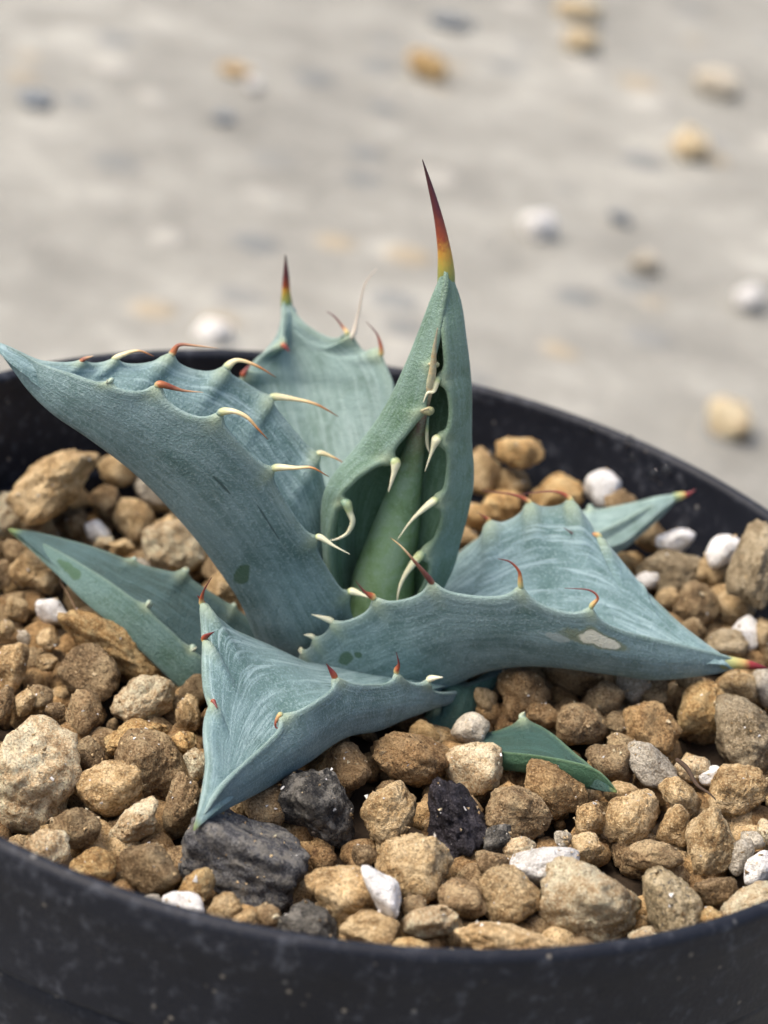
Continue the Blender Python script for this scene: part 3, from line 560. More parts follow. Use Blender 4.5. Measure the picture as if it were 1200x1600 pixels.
def link(name, me, mat=None, parent=None, loc=None):
    o = bpy.data.objects.new(name, me); COL.objects.link(o)
    if mat is not None and not me.materials: me.materials.append(mat)
    if parent is not None: o.parent = parent
    if loc is not None: o.location = Vector(loc) * CM
    return o

def tag(o, label=None, cat=None, group=None, kind=None):
    if label: o['label'] = label
    if cat: o['category'] = cat
    if group: o['group'] = group
    if kind: o['kind'] = kind
    return o

def spline(P, n):
    P = np.asarray(P, float); m = len(P)
    Q = np.concatenate([[2 * P[0] - P[1]], P, [2 * P[-1] - P[-2]]])
    t = np.linspace(0, m - 1, n); i = np.minimum(t.astype(int), m - 2); u = (t - i).reshape((-1,) + (1,) * (P.ndim - 1))
    a, b, c, d = Q[i], Q[i + 1], Q[i + 2], Q[i + 3]
    return .5 * (2 * b + (c - a) * u + (2 * a - 5 * b + 4 * c - d) * u * u + (3 * b - a - 3 * c + d) * u ** 3)

RNG = np.random.RandomState(11)
_T = RNG.rand(4096)
def _hash(i, j, k): return _T[(i * 73856093 ^ j * 19349663 ^ k * 83492791) & 4095]
def vnoise(p):
    i = np.floor(p).astype(np.int64); q = p - i; q = q * q * (3 - 2 * q)
    r = 0
    for a in (0, 1):
        wa = q[:, 0] if a else 1 - q[:, 0]
        for b in (0, 1):
            wb = q[:, 1] if b else 1 - q[:, 1]
            for c in (0, 1):
                wc = q[:, 2] if c else 1 - q[:, 2]
                r = r + wa * wb * wc * _hash(i[:, 0] + a, i[:, 1] + b, i[:, 2] + c)
    return r * 2 - 1
def fbm(p, o=3):
    r = 0; a = 1
    for k in range(o): r = r + a * vnoise(p * 2 ** k + 17.3 * k); a *= .5
    return r

def tube(P, R, n_ring=12, n_len=None, flat=1.0, flat_dir=None):
    """tapered tube through control points with radii; returns verts, quads, tris, along"""
    n_len = n_len or 6 * len(P)
    C = spline(P, n_len); r = np.maximum(spline(np.asarray(R, float)[:, None], n_len)[:, 0], 1e-3)
    T = np.gradient(C, axis=0); T /= np.linalg.norm(T, axis=1)[:, None] + 1e-12
    N = np.zeros_like(T); a = np.array([0., 0, 1]) if flat_dir is None else np.asarray(flat_dir, float)
    if abs(T[0] @ a) > .95: a = np.array([1., 0, 0])
    prev = a - T[0] * (a @ T[0]); prev /= np.linalg.norm(prev)
    for i in range(n_len):
        prev = prev - T[i] * (prev @ T[i]); prev /= np.linalg.norm(prev); N[i] = prev
    B = np.cross(T, N); th = np.linspace(0, 2 * math.pi, n_ring, endpoint=False)
    V = C[:, None] + r[:, None, None] * (np.cos(th)[None, :, None] * N[:, None] * flat + np.sin(th)[None, :, None] * B[:, None])
    V = V.reshape(-1, 3); q = []
    for i in range(n_len - 1):
        for j in range(n_ring):
            k = (j + 1) % n_ring
            q.append((i * n_ring + j, i * n_ring + k, (i + 1) * n_ring + k, (i + 1) * n_ring + j))
    V = np.concatenate([V, C[:1], C[-1:]]); t = []; b = n_len * n_ring
    for j in range(n_ring):
        k = (j + 1) % n_ring; t.append((b, k, j)); t.append((b + 1, (n_len - 1) * n_ring + j, (n_len - 1) * n_ring + k))
    al = np.concatenate([np.repeat(np.linspace(0, 1, n_len), n_ring), [0, 1]])
    return V, q, t, al

# ------------------------------------------------------------------ materials
class NT:
    def __init__(s, name):
        s.m = bpy.data.materials.new(name); s.m.use_nodes = True; s.t = s.m.node_tree
        s.b = s.t.nodes['Principled BSDF']
    def n(s, kind, **kw):
        d = s.t.nodes.new('ShaderNode' + kind)
        for k, v in kw.items(): setattr(d, k, v)
        return d
    def l(s, a, b): s.t.links.new(a, b)
    def val(s, sock, v):
        if isinstance(v, (int, float)): sock.default_value = v
        elif isinstance(v, (tuple, list)): sock.default_value = tuple(v) + (1,) if len(sock.default_value) == 4 and len(v) == 3 else v
        else: s.l(v, sock)
    def math(s, op, a, b=0.0, clamp=False):
        d = s.n('Math', operation=op, use_clamp=clamp); s.val(d.inputs[0], a); s.val(d.inputs[1], b); return d.outputs[0]
    def mix(s, f, a, b, mode='MIX'):
        d = s.n('MixRGB', blend_type=mode); s.val(d.inputs[0], f); s.val(d.inputs[1], a); s.val(d.inputs[2], b); return d.outputs[0]
    def noise(s, vec, scale, detail=3, rough=.55, dist=0):
        d = s.n('TexNoise'); s.l(vec, d.inputs['Vector']); d.inputs['Scale'].default_value = scale; d.inputs['Detail'].default_value = detail
        d.inputs['Roughness'].default_value = rough; d.inputs['Distortion'].default_value = dist; return d.outputs['Fac']
    def voro(s, vec, scale, feature='F1', out='Distance', rnd=1):
        d = s.n('TexVoronoi', feature=feature); s.l(vec, d.inputs['Vector']); d.inputs['Scale'].default_value = scale
        d.inputs['Randomness'].default_value = rnd; return d.outputs[out]
    def ramp(s, f, stops, interp='LINEAR'):
        d = s.n('ValToRGB'); r = d.color_ramp; r.interpolation = interp
        while len(r.elements) < len(stops): r.elements.new(.5)
        for e, (p, c) in zip(r.elements, stops):
            e.position = p; e.color = tuple(c) + (1,) if len(c) == 3 else c
        s.val(d.inputs[0], f); return d.outputs[0]
    def step(s, f, a, b):
        d = s.n('MapRange', interpolation_type='SMOOTHSTEP'); s.val(d.inputs[0], f); d.inputs[1].default_value = a; d.inputs[2].default_value = b; return d.outputs[0]
    def attr(s, name): d = s.n('Attribute'); d.attribute_name = name; return d.outputs['Fac']
    def obj_cm(s, shift=True):
        tc = s.n('TexCoord'); v = s.n('VectorMath', operation='SCALE'); s.l(tc.outputs['Object'], v.inputs[0]); v.inputs['Scale'].default_value = 100.0
        if not shift: return v.outputs[0]
        oi = s.n('ObjectInfo'); k = s.math('MULTIPLY', oi.outputs['Random'], 63.0); c = s.n('CombineXYZ')
        for q in range(3): s.l(k, c.inputs[q])
        a = s.n('VectorMath', operation='ADD'); s.l(v.outputs[0], a.inputs[0]); s.l(c.outputs[0], a.inputs[1]); return a.outputs[0]
    def rand(s): return s.n('ObjectInfo').outputs['Random']
    def bump(s, h, strength=.5, dist=.0003, prev=None):
        d = s.n('Bump'); s.val(d.inputs['Height'], h); d.inputs['Strength'].default_value = strength; d.inputs['Distance'].default_value = dist
        if prev is not None: s.l(prev, d.inputs['Normal'])
        return d.outputs[0]
    def out(s, color, rough=.7, normal=None, spec=.4):
        s.val(s.b.inputs['Base Color'], color); s.val(s.b.inputs['Roughness'], rough); s.b.inputs['Specular IOR Level'].default_value = spec
        if normal is not None: s.l(normal, s.b.inputs['Normal'])
        return s.m

def stone_material(name, dark, mid, light, fleck=(.75, .68, .55), fleck_amt=.5, dust=0.0, rough=.92, bump=.8, spot=None):
    k = NT(name); p = k.obj_cm()
    n1 = k.noise(p, 3.2, 5, .62, .6); n2 = k.noise(p, 11, 5, .65); n3 = k.noise(p, 46, 3, .6)
    f = k.math('ADD', k.math('MULTIPLY', n1, .62), k.math('MULTIPLY', n2, .38))
    col = k.ramp(f, [(.37, dark), (.47, mid), (.585, light)])
    g = k.math('ADD', .78, k.math('MULTIPLY', k.rand(), .5))
    col = k.mix(1.0, col, k.n('CombineColor').outputs[0], 'MULTIPLY') if False else col
    hv = k.n('HueSaturation'); k.l(col, hv.inputs['Color']); k.l(g, hv.inputs['Value']); col = hv.outputs[0]
    # fine grain, dark pits and pale flecks
    col = k.mix(k.math('MULTIPLY', k.step(n3, .50, .64), .55), col, dark)
    col = k.mix(k.math('MULTIPLY', k.step(n3, .50, .36), .5), col, tuple(min(c * 1.15, .88) for c in light))
    pit = k.step(k.voro(p, 13), .16, .05)
    pit = k.math('MULTIPLY', pit, k.step(n2, .45, .6))
    col = k.mix(k.math('MULTIPLY', pit, .7), col, tuple(c * .35 for c in dark))
    fl = k.step(k.voro(p, 24), .17, .08); fl = k.math('MULTIPLY', fl, k.step(k.noise(p, 6, 2), .52, .6))
    col = k.mix(k.math('MULTIPLY', fl, fleck_amt), col, fleck)
    if dust:
        dn = k.step(k.noise(p, 7, 5, .72), .47, .60); col = k.mix(k.math('MULTIPLY', dn, dust), col, (.33, .31, .27))
    if spot:
        sp = k.step(k.noise(p, 17, 2), .6, .68); col = k.mix(k.math('MULTIPLY', sp, .8), col, spot)
    h = k.math('ADD', k.math('MULTIPLY', n2, .9), k.math('MULTIPLY', n3, .5))
    h = k.math('SUBTRACT', h, k.math('MULTIPLY', pit, .7)); h = k.math('ADD', h, k.math('MULTIPLY', fl, .3))
    fine = k.noise(p, 95, 2, .6)
    return k.out(col, rough, k.bump(fine, bump * .8, .0004, k.bump(h, bump, .0016)), .25)

STONE = {
 'tan':        stone_material('pumice_tan', (0.228, 0.139, 0.062), (0.522, 0.347, 0.166), (0.808, 0.616, 0.358)),
 'pale':       stone_material('pumice_pale', (0.325, 0.208, 0.106), (0.670, 0.491, 0.288), (0.840, 0.752, 0.529)),
 'ochre':      stone_material('pumice_ochre', (0.268, 0.145, 0.056), (0.620, 0.375, 0.151), (0.840, 0.616, 0.311)),
 'brown':      stone_material('pumice_brown', (0.104, 0.066, 0.033), (0.281, 0.186, 0.096), (0.501, 0.375, 0.214)),
 'russet':     stone_material('pumice_russet', (0.099, 0.053, 0.025), (0.268, 0.161, 0.070), (0.435, 0.294, 0.151)),
 'ochrebrown': stone_material('pumice_ochre_brown', (0.162, 0.088, 0.037), (0.403, 0.248, 0.109), (0.606, 0.415, 0.206)),
 'dustbrown':  stone_material('pumice_dusty', (0.151, 0.111, 0.060), (0.354, 0.273, 0.165), (0.527, 0.435, 0.289), fleck_amt=.8),
 'speckle':    stone_material('tuff_speckled', (0.200, 0.152, 0.088), (0.527, 0.411, 0.236), (0.754, 0.630, 0.411), spot=(.09, .085, .075)),
 'grey':       stone_material('stone_grey', (0.218, 0.180, 0.128), (0.425, 0.374, 0.291), (0.646, 0.590, 0.484), bump=.6),
 'white':      stone_material('perlite_white', (0.499, 0.469, 0.419), (0.777, 0.761, 0.724), (0.880, 0.860, 0.840), fleck=(.3, .26, .2), fleck_amt=.5, bump=.6),
 'charcoal':   stone_material('lava_charcoal', (0.042, 0.043, 0.049), (0.124, 0.126, 0.137), (0.299, 0.293, 0.280), dust=.85, fleck=(.6, .57, .52), fleck_amt=.9, bump=1.0),
 'lava':       stone_material('lava_dusty', (.022, .022, .024), (.062, .06, .058), (.15, .14, .12), dust=.8, fleck=(.5, .45, .36), fleck_amt=.7, bump=1.0),
 'black':      stone_material('lava_black', (.013, .011, .014), (.034, .029, .037), (.10, .09, .105), fleck=(.5, .47, .47), fleck_amt=.8, rough=.5, bump=1.0),
 'slate':      stone_material('stone_slate', (.14, .16, .18), (.22, .25, .28), (.33, .36, .38)),
}

LOOKS = {  # skin under the bloom, bloom, chalky streak, tint of the upper face
 'blue':      ((.062, .128, .120), (.156, .246, .252), (.325, .432, .452), (1.06, 1.09, 1.09)),
 'green':     ((.075, .150, .080), (.155, .250, .195), (.250, .355, .330), (.80, .92, .70)),
 'bluegreen': ((.120, .200, .170), (.225, .330, .310), (.330, .435, .420), (1.0, 1.0, 1.0)),
 'dark':      ((.036, .092, .060), (.088, .165, .148), (.175, .275, .255), (.36, .46, .50)),
 'deep':      ((.018, .070, .026), (.036, .105, .055), (.080, .180, .095), (.42, .55, .85)),
}
def leaf_material(name, look, marks):
    skin, bloom, chalk, face = LOOKS[look]
    k = NT(name); p = k.obj_cm(False); u = k.attr('along'); s = k.attr('across'); inner = k.attr('inner'); ln = k.attr('length')
    def streak(a, b, off, det=3):
        c = k.n('CombineXYZ'); k.val(c.inputs[0], k.math('MULTIPLY', ln, a)); k.val(c.inputs[1], k.math('MULTIPLY', s, b)); c.inputs[2].default_value = off
        return k.noise(c.outputs[0], 1.0, det, .6, .3)
    st = streak(1.1, 16, 3.0); st2 = streak(2.2, 46, 9.0, 2)
    big = k.noise(p, 1.6, 4, .6); mid = k.noise(p, 6, 4, .62); fine = k.noise(p, 42, 3, .6); grain = k.noise(p, 110, 2, .5)
    cover = k.math('ADD', k.math('MULTIPLY', big, .6), k.math('MULTIPLY', mid, .4))
    col = k.mix(k.step(cover, .34, .60), skin, bloom)
    ch = k.math('MULTIPLY', k.step(st, .42, .62), k.step(st2, .38, .58))
    ch = k.math('MULTIPLY', ch, k.math('ADD', .28, k.math('MULTIPLY', inner, .42)))
    col = k.mix(ch, col, chalk)
    col = k.mix(k.math('MULTIPLY', k.step(st, .50, .30), .35), col, skin)
    col = k.mix(k.math('MULTIPLY', k.step(fine, .50, .68), .45), col, chalk)            # waxy grain
    # scuffed bloom: wandering dark scratches
    sc = k.step(k.math('ABSOLUTE', k.math('SUBTRACT', k.noise(p, 2.3, 3, .5, 1.5), .5)), .012, .003)
    sc = k.math('MULTIPLY', sc, k.step(k.noise(p, 3.1, 2), .56, .64)); col = k.mix(k.math('MULTIPLY', sc, .55), col, skin)
    col = k.mix(inner, col, k.mix(1.0, col, face, 'MULTIPLY'))
    # margins and tip are horny, paler and yellow-green
    edge = k.step(k.math('ABSOLUTE', s), .90, 1.0)
    col = k.mix(k.math('MULTIPLY', edge, .35), col, tuple(c * .5 + d for c, d in zip(chalk, (.10, .13, .06))))
    col = k.mix(k.math('MULTIPLY', k.step(u, .93, 1.0), .85), col, (.20, .27, .07))
    col = k.mix(k.math('MULTIPLY', k.attr('horn'), .6), col, (.36, .43, .27))
    wob = k.math('MULTIPLY', k.math('SUBTRACT', k.noise(p, 9, 3), .5), 1.1)
    for (u0, s0, ru, rs, kind) in marks:
        a = k.math('DIVIDE', k.math('SUBTRACT', u, u0), ru); b = k.math('DIVIDE', k.math('SUBTRACT', s, s0), rs)
        d = k.math('ADD', k.math('SQRT', k.math('ADD', k.math('MULTIPLY', a, a), k.math('MULTIPLY', b, b))), wob)
        f = k.math('MULTIPLY', k.step(d, 1.0, .75), k.math('SUBTRACT', 1.0, inner))
        if kind == 'scar':
            rim = k.math('MULTIPLY', k.step(d, 1.45, 1.0), k.math('SUBTRACT', 1.0, inner)); col = k.mix(k.math('MULTIPLY', rim, .6), col, (.16, .17, .06)); col = k.mix(f, col, (.62, .62, .50))
        elif kind == 'scarpale': col = k.mix(k.math('MULTIPLY', f, .7), col, (.34, .40, .38))
        elif kind == 'green': col = k.mix(k.math('MULTIPLY', f, .8), col, (.030, .085, .030))
        else: col = k.mix(k.math('MULTIPLY', f, .8), col, (.02, .05, .05))
    h = k.math('ADD', k.math('MULTIPLY', fine, .9), k.math('MULTIPLY', grain, .5)); h = k.math('ADD', h, k.math('MULTIPLY', st2, .35))
    h = k.math('ADD', h, k.math('MULTIPLY', mid, .8))
    k.b.inputs['Subsurface Weight'].default_value = .06; k.b.inputs['Subsurface Radius'].default_value = (.004, .006, .004); k.b.inputs['Subsurface Scale'].default_value = .15
    k.b.inputs['Sheen Weight'].default_value = .12; k.b.inputs['Sheen Roughness'].default_value = .5; k.b.inputs['Sheen Tint'].default_value = (.8, .9, 1, 1)
    return k.out(col, k.math('ADD', .42, k.math('MULTIPLY', mid, .25)), k.bump(h, .5, .00045), .45)

def along_material(name, stops, rough=.45, sss=.1, mottle=0):
    k = NT(name); p = k.obj_cm(False); u = k.attr('along'); n = k.noise(p, 25, 3)
    uu = k.math('ADD', u, k.math('MULTIPLY', k.math('SUBTRACT', n, .5), .14))
    col = k.ramp(uu, stops); col = k.mix(k.math('MULTIPLY', k.step(k.noise(p, 70, 2), .55, .7), .25), col, (.9, .85, .7), 'MULTIPLY')
    if mottle:
        m = k.noise(p, 5, 5, .65, .5); col = k.mix(k.math('MULTIPLY', k.step(m, .45, .62), mottle), col, (.26, .37, .28)); col = k.mix(k.math('MULTIPLY', k.step(m, .46, .34), mottle), col, (.11, .20, .06))
        f2 = k.noise(p, 45, 3, .6); col = k.mix(k.math('MULTIPLY', k.step(f2, .52, .68), .35), col, (.34, .44, .36)); n = k.math('ADD', n, k.math('MULTIPLY', f2, 1.2))
    k.b.inputs['Subsurface Weight'].default_value = sss; k.b.inputs['Subsurface Radius'].default_value = (.003, .002, .001); k.b.inputs['Subsurface Scale'].default_value = .1
    return k.out(col, rough, k.bump(n, .3, .0002), .5)
GREEN0 = (.18, .265, .25)
TOOTH = {
 'cream': along_material('tooth_cream', [(0, GREEN0), (.15, GREEN0), (.24, (.42, .46, .24)), (.36, (.66, .60, .38)), (.62, (.68, .52, .27)), (.80, (.42, .17, .05)), (1, (.11, .04, .02))]),
 'pale':  along_material('tooth_pale', [(0, (.17, .27, .20)), (.15, (.19, .29, .2)), (.28, (.48, .54, .26)), (.34, (.68, .68, .46)), (1, (.74, .70, .52))]),
 'brown': along_material('tooth_brown', [(0, GREEN0), (.15, GREEN0), (.22, (.45, .40, .20)), (.29, (.38, .13, .04)), (.5, (.20, .05, .025)), (.8, (.42, .25, .14)), (1, (.48, .36, .24))]),
 'red':   along_material('tooth_red', [(0, GREEN0), (.15, GREEN0), (.25, (.45, .46, .22)), (.34, (.58, .40, .16)), (.48, (.34, .085, .035)), (.75, (.16, .022, .022)), (1, (.10, .02, .02))]),
 'redcream': along_material('tooth_red_cream', [(0, GREEN0), (.12, (.35, .20, .10)), (.28, (.14, .035, .03)), (.55, (.24, .10, .06)), (.72, (.62, .48, .27)), (.93, (.62, .42, .2)), (1, (.2, .08, .04))]),
 'stub':  along_material('tooth_stub', [(0, GREEN0), (.5, (.36, .45, .34)), (1, (.5, .52, .36))]),
 'clasp': along_material('tooth_clasp', [(0, (.13, .23, .15)), (.4, (.30, .30, .16)), (1, (.50, .42, .27))]),
 'dry':   along_material('tooth_dry', [(0, (.62, .56, .46)), (1, (.60, .50, .40))]),
}
SPINE = {
 'spine_long': along_material('spine_long', [(0, (.13, .23, .19)), (.12, (.20, .25, .07)), (.28, (.34, .28, .05)), (.38, (.46, .24, .035)), (.48, (.27, .055, .02)), (.66, (.09, .014, .02)), (1, (.03, .010, .012))], .38),
 'spine_red': along_material('spine_red', [(0, (.16, .26, .18)), (.25, (.42, .42, .16)), (.45, (.50, .34, .12)), (.58, (.28, .03, .03)), (1, (.12, .012, .02))], .4),
}
SPEAR_MAT = along_material('spear_skin', [(0, (.17, .28, .13)), (.25, (.20, .32, .155)), (.45, (.18, .30, .16)), (.56, (.19, .21, .12)), (.63, (.16, .085, .085)), (.70, (.30, .22, .16)), (.78, (.60, .48, .28)), (.9, (.42, .27, .12)), (1, (.2, .06, .03))], .5, .1, .5)

def concrete():
    k = NT('worn_concrete'); p = k.obj_cm(False)
    a = k.noise(p, .16, 5, .6); b = k.noise(p, .5, 6, .68, .4); c = k.noise(p, 5, 4, .65)
    f = k.math('ADD', k.math('MULTIPLY', a, .35), k.math('MULTIPLY', b, .65))
    col = k.ramp(f, [(.34, (.188, .183, .162)), (.46, (.245, .239, .212)), (.55, (.292, .285, .252)), (.68, (.425, .415, .37))])
    d = k.voro(p, .62); rc = k.voro(p, .62, out='Color')
    sep = k.n('SeparateColor'); k.l(rc, sep.inputs[0])
    agg = k.math('MULTIPLY', k.step(d, .42, .22), k.step(sep.outputs[0], .62, .70))
    acol = k.ramp(sep.outputs[1], [(0, (.13, .145, .155)), (.35, (.20, .205, .20)), (.5, (.36, .28, .17)), (.72, (.46, .44, .39)), (1, (.55, .53, .49))], 'CONSTANT')
    col = k.mix(k.math('MULTIPLY', agg, .6), col, acol)
    col = k.mix(k.math('MULTIPLY', k.step(c, .55, .72), .3), col, (.15, .14, .125))
    d2 = k.voro(p, 1.9); agg2 = k.step(d2, .22, .12); col = k.mix(k.math('MULTIPLY', agg2, .35), col, (.42, .405, .37))
    h = k.math('ADD', b, k.math('ADD', k.math('MULTIPLY', c, .4), k.math('MULTIPLY', agg, .5)))
    return k.out(col, .9, k.bump(h, .7, .002), .25)

def pot_plastic():
    k = NT('black_pot_plastic'); p = k.obj_cm(False)
    a = k.noise(p, 1.1, 5, .65); b = k.noise(p, 7, 5, .7); c = k.noise(p, 40, 3, .6)
    w = k.n('Mapping'); k.l(p, w.inputs[0]); w.inputs['Scale'].default_value = (3, 3, .5); st = k.noise(w.outputs[0], 1.6, 4, .7)
    col = k.ramp(a, [(.3, (.0052, .0066, .0115)), (.7, (.0095, .0118, .0195))])
    smear = k.math('MULTIPLY', k.step(b, .50, .70), k.step(a, .40, .56)); col = k.mix(k.math('MULTIPLY', smear, .55), col, (.085, .092, .110))
    scr = k.math('MULTIPLY', k.step(st, .60, .72), k.step(b, .48, .6)); col = k.mix(k.math('MULTIPLY', scr, .5), col, (.12, .125, .14))
    sp = k.step(k.voro(p, 5), .14, .06); sp = k.math('MULTIPLY', sp, k.step(k.noise(p, 2, 2), .5, .6)); col = k.mix(k.math('MULTIPLY', sp, .55), col, (.34, .30, .24))
    sp2 = k.step(k.voro(p, 2.3), .085, .03); col = k.mix(k.math('MULTIPLY', sp2, .45), col, (.30, .29, .27))
    col = k.mix(k.math('MULTIPLY', k.math('MULTIPLY', k.step(c, .55, .7), k.step(a, .5, .62)), .18), col, (.16, .15, .14))
    rough = k.math('ADD', .44, k.math('MULTIPLY', b, .22))
    return k.out(col, rough, k.bump(k.math('ADD', c, k.math('MULTIPLY', b, .6)), .28, .0003), .3)

def plain(name, col, rough=.8, var=.3):
    k = NT(name); p = k.obj_cm(); n = k.noise(p, 12, 4)
    return k.out(k.mix(k.math('MULTIPLY', n, var), col, tuple(c * .4 for c in col)), rough, k.bump(n, .5, .0004), .3)

# ------------------------------------------------------------------ setting: concrete ground, potting soil
GZ = -8.6
def ground():
    n = 120
    xs = np.sign(np.linspace(-1, 1, n)) * np.abs(np.linspace(-1, 1, n)) ** 3.0 * 3000
    X, Y = np.meshgrid(xs, xs + 30); near = np.exp(-((X ** 2 + (Y - 30) ** 2) / 60 ** 2))
    Z = GZ + .10 * near * vnoise(np.stack([X.ravel() * .11, Y.ravel() * .11, 0 * X.ravel()], 1)).reshape(X.shape) - .1 * near
    V = np.stack([X, Y, Z], -1).reshape(-1, 3)
    i, j = np.meshgrid(np.arange(n - 1), np.arange(n - 1)); a = (j * n + i).ravel()
    q = np.stack([a, a + 1, a + n + 1, a + n], 1)
    tag(link('ground', make_mesh('ground', V, q), concrete()), 'worn pale concrete ground with exposed aggregate behind the pot', None, None, 'structure')
ground()

def level(x): return -0.92 + 0.095 * np.clip(x, -4.5, 4.5)

# ------------------------------------------------------------------ plastic pot
def lathe(profile, n=192, wob=None):
    P = np.asarray(profile, float); th = np.linspace(0, 2 * math.pi, n, endpoint=False)
    V = np.stack([P[:, 0][:, None] * np.cos(th), P[:, 0][:, None] * np.sin(th), np.repeat(P[:, 1][:, None], n, 1)], -1)
    if wob is not None: V = V * wob(th)[None, :, None] ** np.array([1, 1, 0])
    q = []
    for i in range(len(P) - 1):
        for j in range(n):
            k = (j + 1) % n; q.append((i * n + j, i * n + k, (i + 1) * n + k, (i + 1) * n + j))
    return V.reshape(-1, 3), q
def arc(cx, cz, r, a0, a1, n): return [(cx + r * math.cos(math.radians(a)), cz + r * math.sin(math.radians(a))) for a in np.linspace(a0, a1, n)]
pot = bpy.data.objects.new('plant_pot', None); COL.objects.link(pot); pot.location = Vector((0, 0, GZ)) * CM
tag(pot, 'round black plastic nursery pot holding the agave, scuffed and dusty', 'pot')
PM = pot_plastic()
wob = lambda t: 1 + .004 * np.sin(2 * t + .6) + .002 * np.sin(3 * t + 2)
def potpart(name, prof):
    V, q = lathe(prof, 192, wob); V = V - np.array([0, 0, GZ]); return link(name, make_mesh(name, V, q), PM, pot)
# rim: rolled lip and collar band with an inner wall
rim = [(4.98, -1.62)] + [(5.02, -1.2), (5.09, -.4), (5.125, -.12)] + arc(5.19, -.075, .075, 170, -10, 12) + \
      [(5.268, -.16), (5.27, -.30), (5.245, -.36), (5.225, -.75)] + [(5.205, -1.10)] + arc(5.155, -1.145, .05, 10, -90, 5) + [(5.02, -1.20), (4.985, -1.62)]
potpart('rim_collar', rim)
body = [(4.92, -1.30), (4.9, -1.5), (4.55, -4), (4.05, -7.6), (3.9, -8.2), (3.2, -8.25), (.01, -8.25)]
out_ = [(.01, -8.5), (3.3, -8.5), (3.5, -8.58), (3.75, -8.58), (3.95, -8.45), (4.05, -8.2), (4.2, -7.6), (4.7, -4), (5.035, -1.5), (5.05, -1.26)]
potpart('pot_wall', body + out_ + [body[0]])

# soil under the gravel
def soil():
    n, m = 64, 22; V = [(0, 0, level(0) - .5)]; t = []; q = []
    for i in range(1, m + 1):
        for j in range(n):
            r = 4.93 * i / m; a = 2 * math.pi * j / n; x, y = r * math.cos(a), r * math.sin(a)
            V.append((x, y, level(x) - .52 + .05 * math.sin(x * 5) * math.cos(y * 6)))
    for j in range(n): t.append((0, 1 + j, 1 + (j + 1) % n))
    for i in range(m - 1):
        for j in range(n):
            a = 1 + i * n + j; b = 1 + i * n + (j + 1) % n; q.append((a, b, b + n, a + n)[::1])
    return make_mesh('soil', V, q, t)
tag(link('soil', soil(), plain('dark_soil', (.045, .03, .018), .95, .6)), 'dark brown potting soil under the gravel', None, None, 'structure')

# ------------------------------------------------------------------ stones
def ico(sub):
    bm = bmesh.new(); bmesh.ops.create_icosphere(bm, subdivisions=sub, radius=1)
    v = np.array([x.co[:] for x in bm.verts]); f = np.array([[x.index for x in q.verts] for q in bm.faces]); bm.free(); return v, f
ICO = {k: ico(k) for k in (2, 3, 4, 5, 6)}
SHAPE = {  # facet count, hardness, low / mid / fine relief
 'white': (12, 7, .07, .04, .015), 'charcoal': (8, 11, .08, .07, .03), 'lava': (10, 8, .13, .09, .04), 'black': (9, 16, .07, .12, .06), 'grey': (11, 8, .05, .035, .014), 'slate': (12, 7, .05, .03, .01)}
def stone_verts(sub, kind, seed, dims):
    r = np.random.RandomState(seed); d, f = ICO[sub]
    n, p, l1, l2, l3 = SHAPE.get(kind, (13, 8, .09, .07, .034))
    n = n + r.randint(0, 4)
    g = (np.arange(n) + .5) / n; ph = np.arccos(1 - 2 * g); th = math.pi * (1 + 5 ** .5) * np.arange(n) + r.rand() * 6
    N = np.stack([np.sin(ph) * np.cos(th), np.sin(ph) * np.sin(th), np.cos(ph)], 1) + r.normal(0, .22, (n, 3)); N /= np.linalg.norm(N, axis=1)[:, None]
    Q = np.linalg.qr(r.normal(size=(3, 3)))[0]; N = N @ Q
    H = r.uniform(.72, 1.12, n)
    if kind == 'charcoal':
        ax = np.concatenate([np.eye(3), -np.eye(3)]); Q2 = np.linalg.qr(np.eye(3) + r.normal(0, .16, (3, 3)))[0]; N = np.concatenate([N, ax @ Q2]); H = np.concatenate([H * .18 + 1.0, r.uniform(.74, .86, 6)])
    x = np.maximum(d @ N.T, 0) / H; rad = (x ** p).sum(1) ** (-1 / p); rad = np.minimum(rad, 1.6)
    o = r.rand(3) * 50
    rad *= 1 + l1 * 1.3 * vnoise(d * 1.7 + o) + l2 * fbm(d * 4.2 + o, 2) + l3 * fbm(d * 10 + o, 2 if sub > 3 else 1)
    if sub >= 5: rad *= 1 + .010 * fbm(d * 24 + o, 2)
    pits = vnoise(d * 6 + o + 9); rad *= 1 - .07 * np.clip(pits - .45, 0, 1) / .55
    v = d * rad[:, None]
    if kind == 'black': v[:, 0] = v[:, 0] * (1 - .42 * v[:, 1]) - .28 * v[:, 1]
    v = v - (v.max(0) + v.min(0)) / 2
    v = v / ((v.max(0) - v.min(0)) / 2) * np.asarray(dims)
    return v, f
VIEW = np.array([CAMR, CAMU, CAMF]).T
grit_sites = []
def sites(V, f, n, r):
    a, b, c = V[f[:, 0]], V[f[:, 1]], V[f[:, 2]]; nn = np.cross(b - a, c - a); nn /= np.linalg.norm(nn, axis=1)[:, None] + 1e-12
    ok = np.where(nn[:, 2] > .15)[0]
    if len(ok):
        for i in r.choice(ok, min(n, len(ok))): grit_sites.append(((a[i] + b[i] + c[i]) / 3, nn[i]))

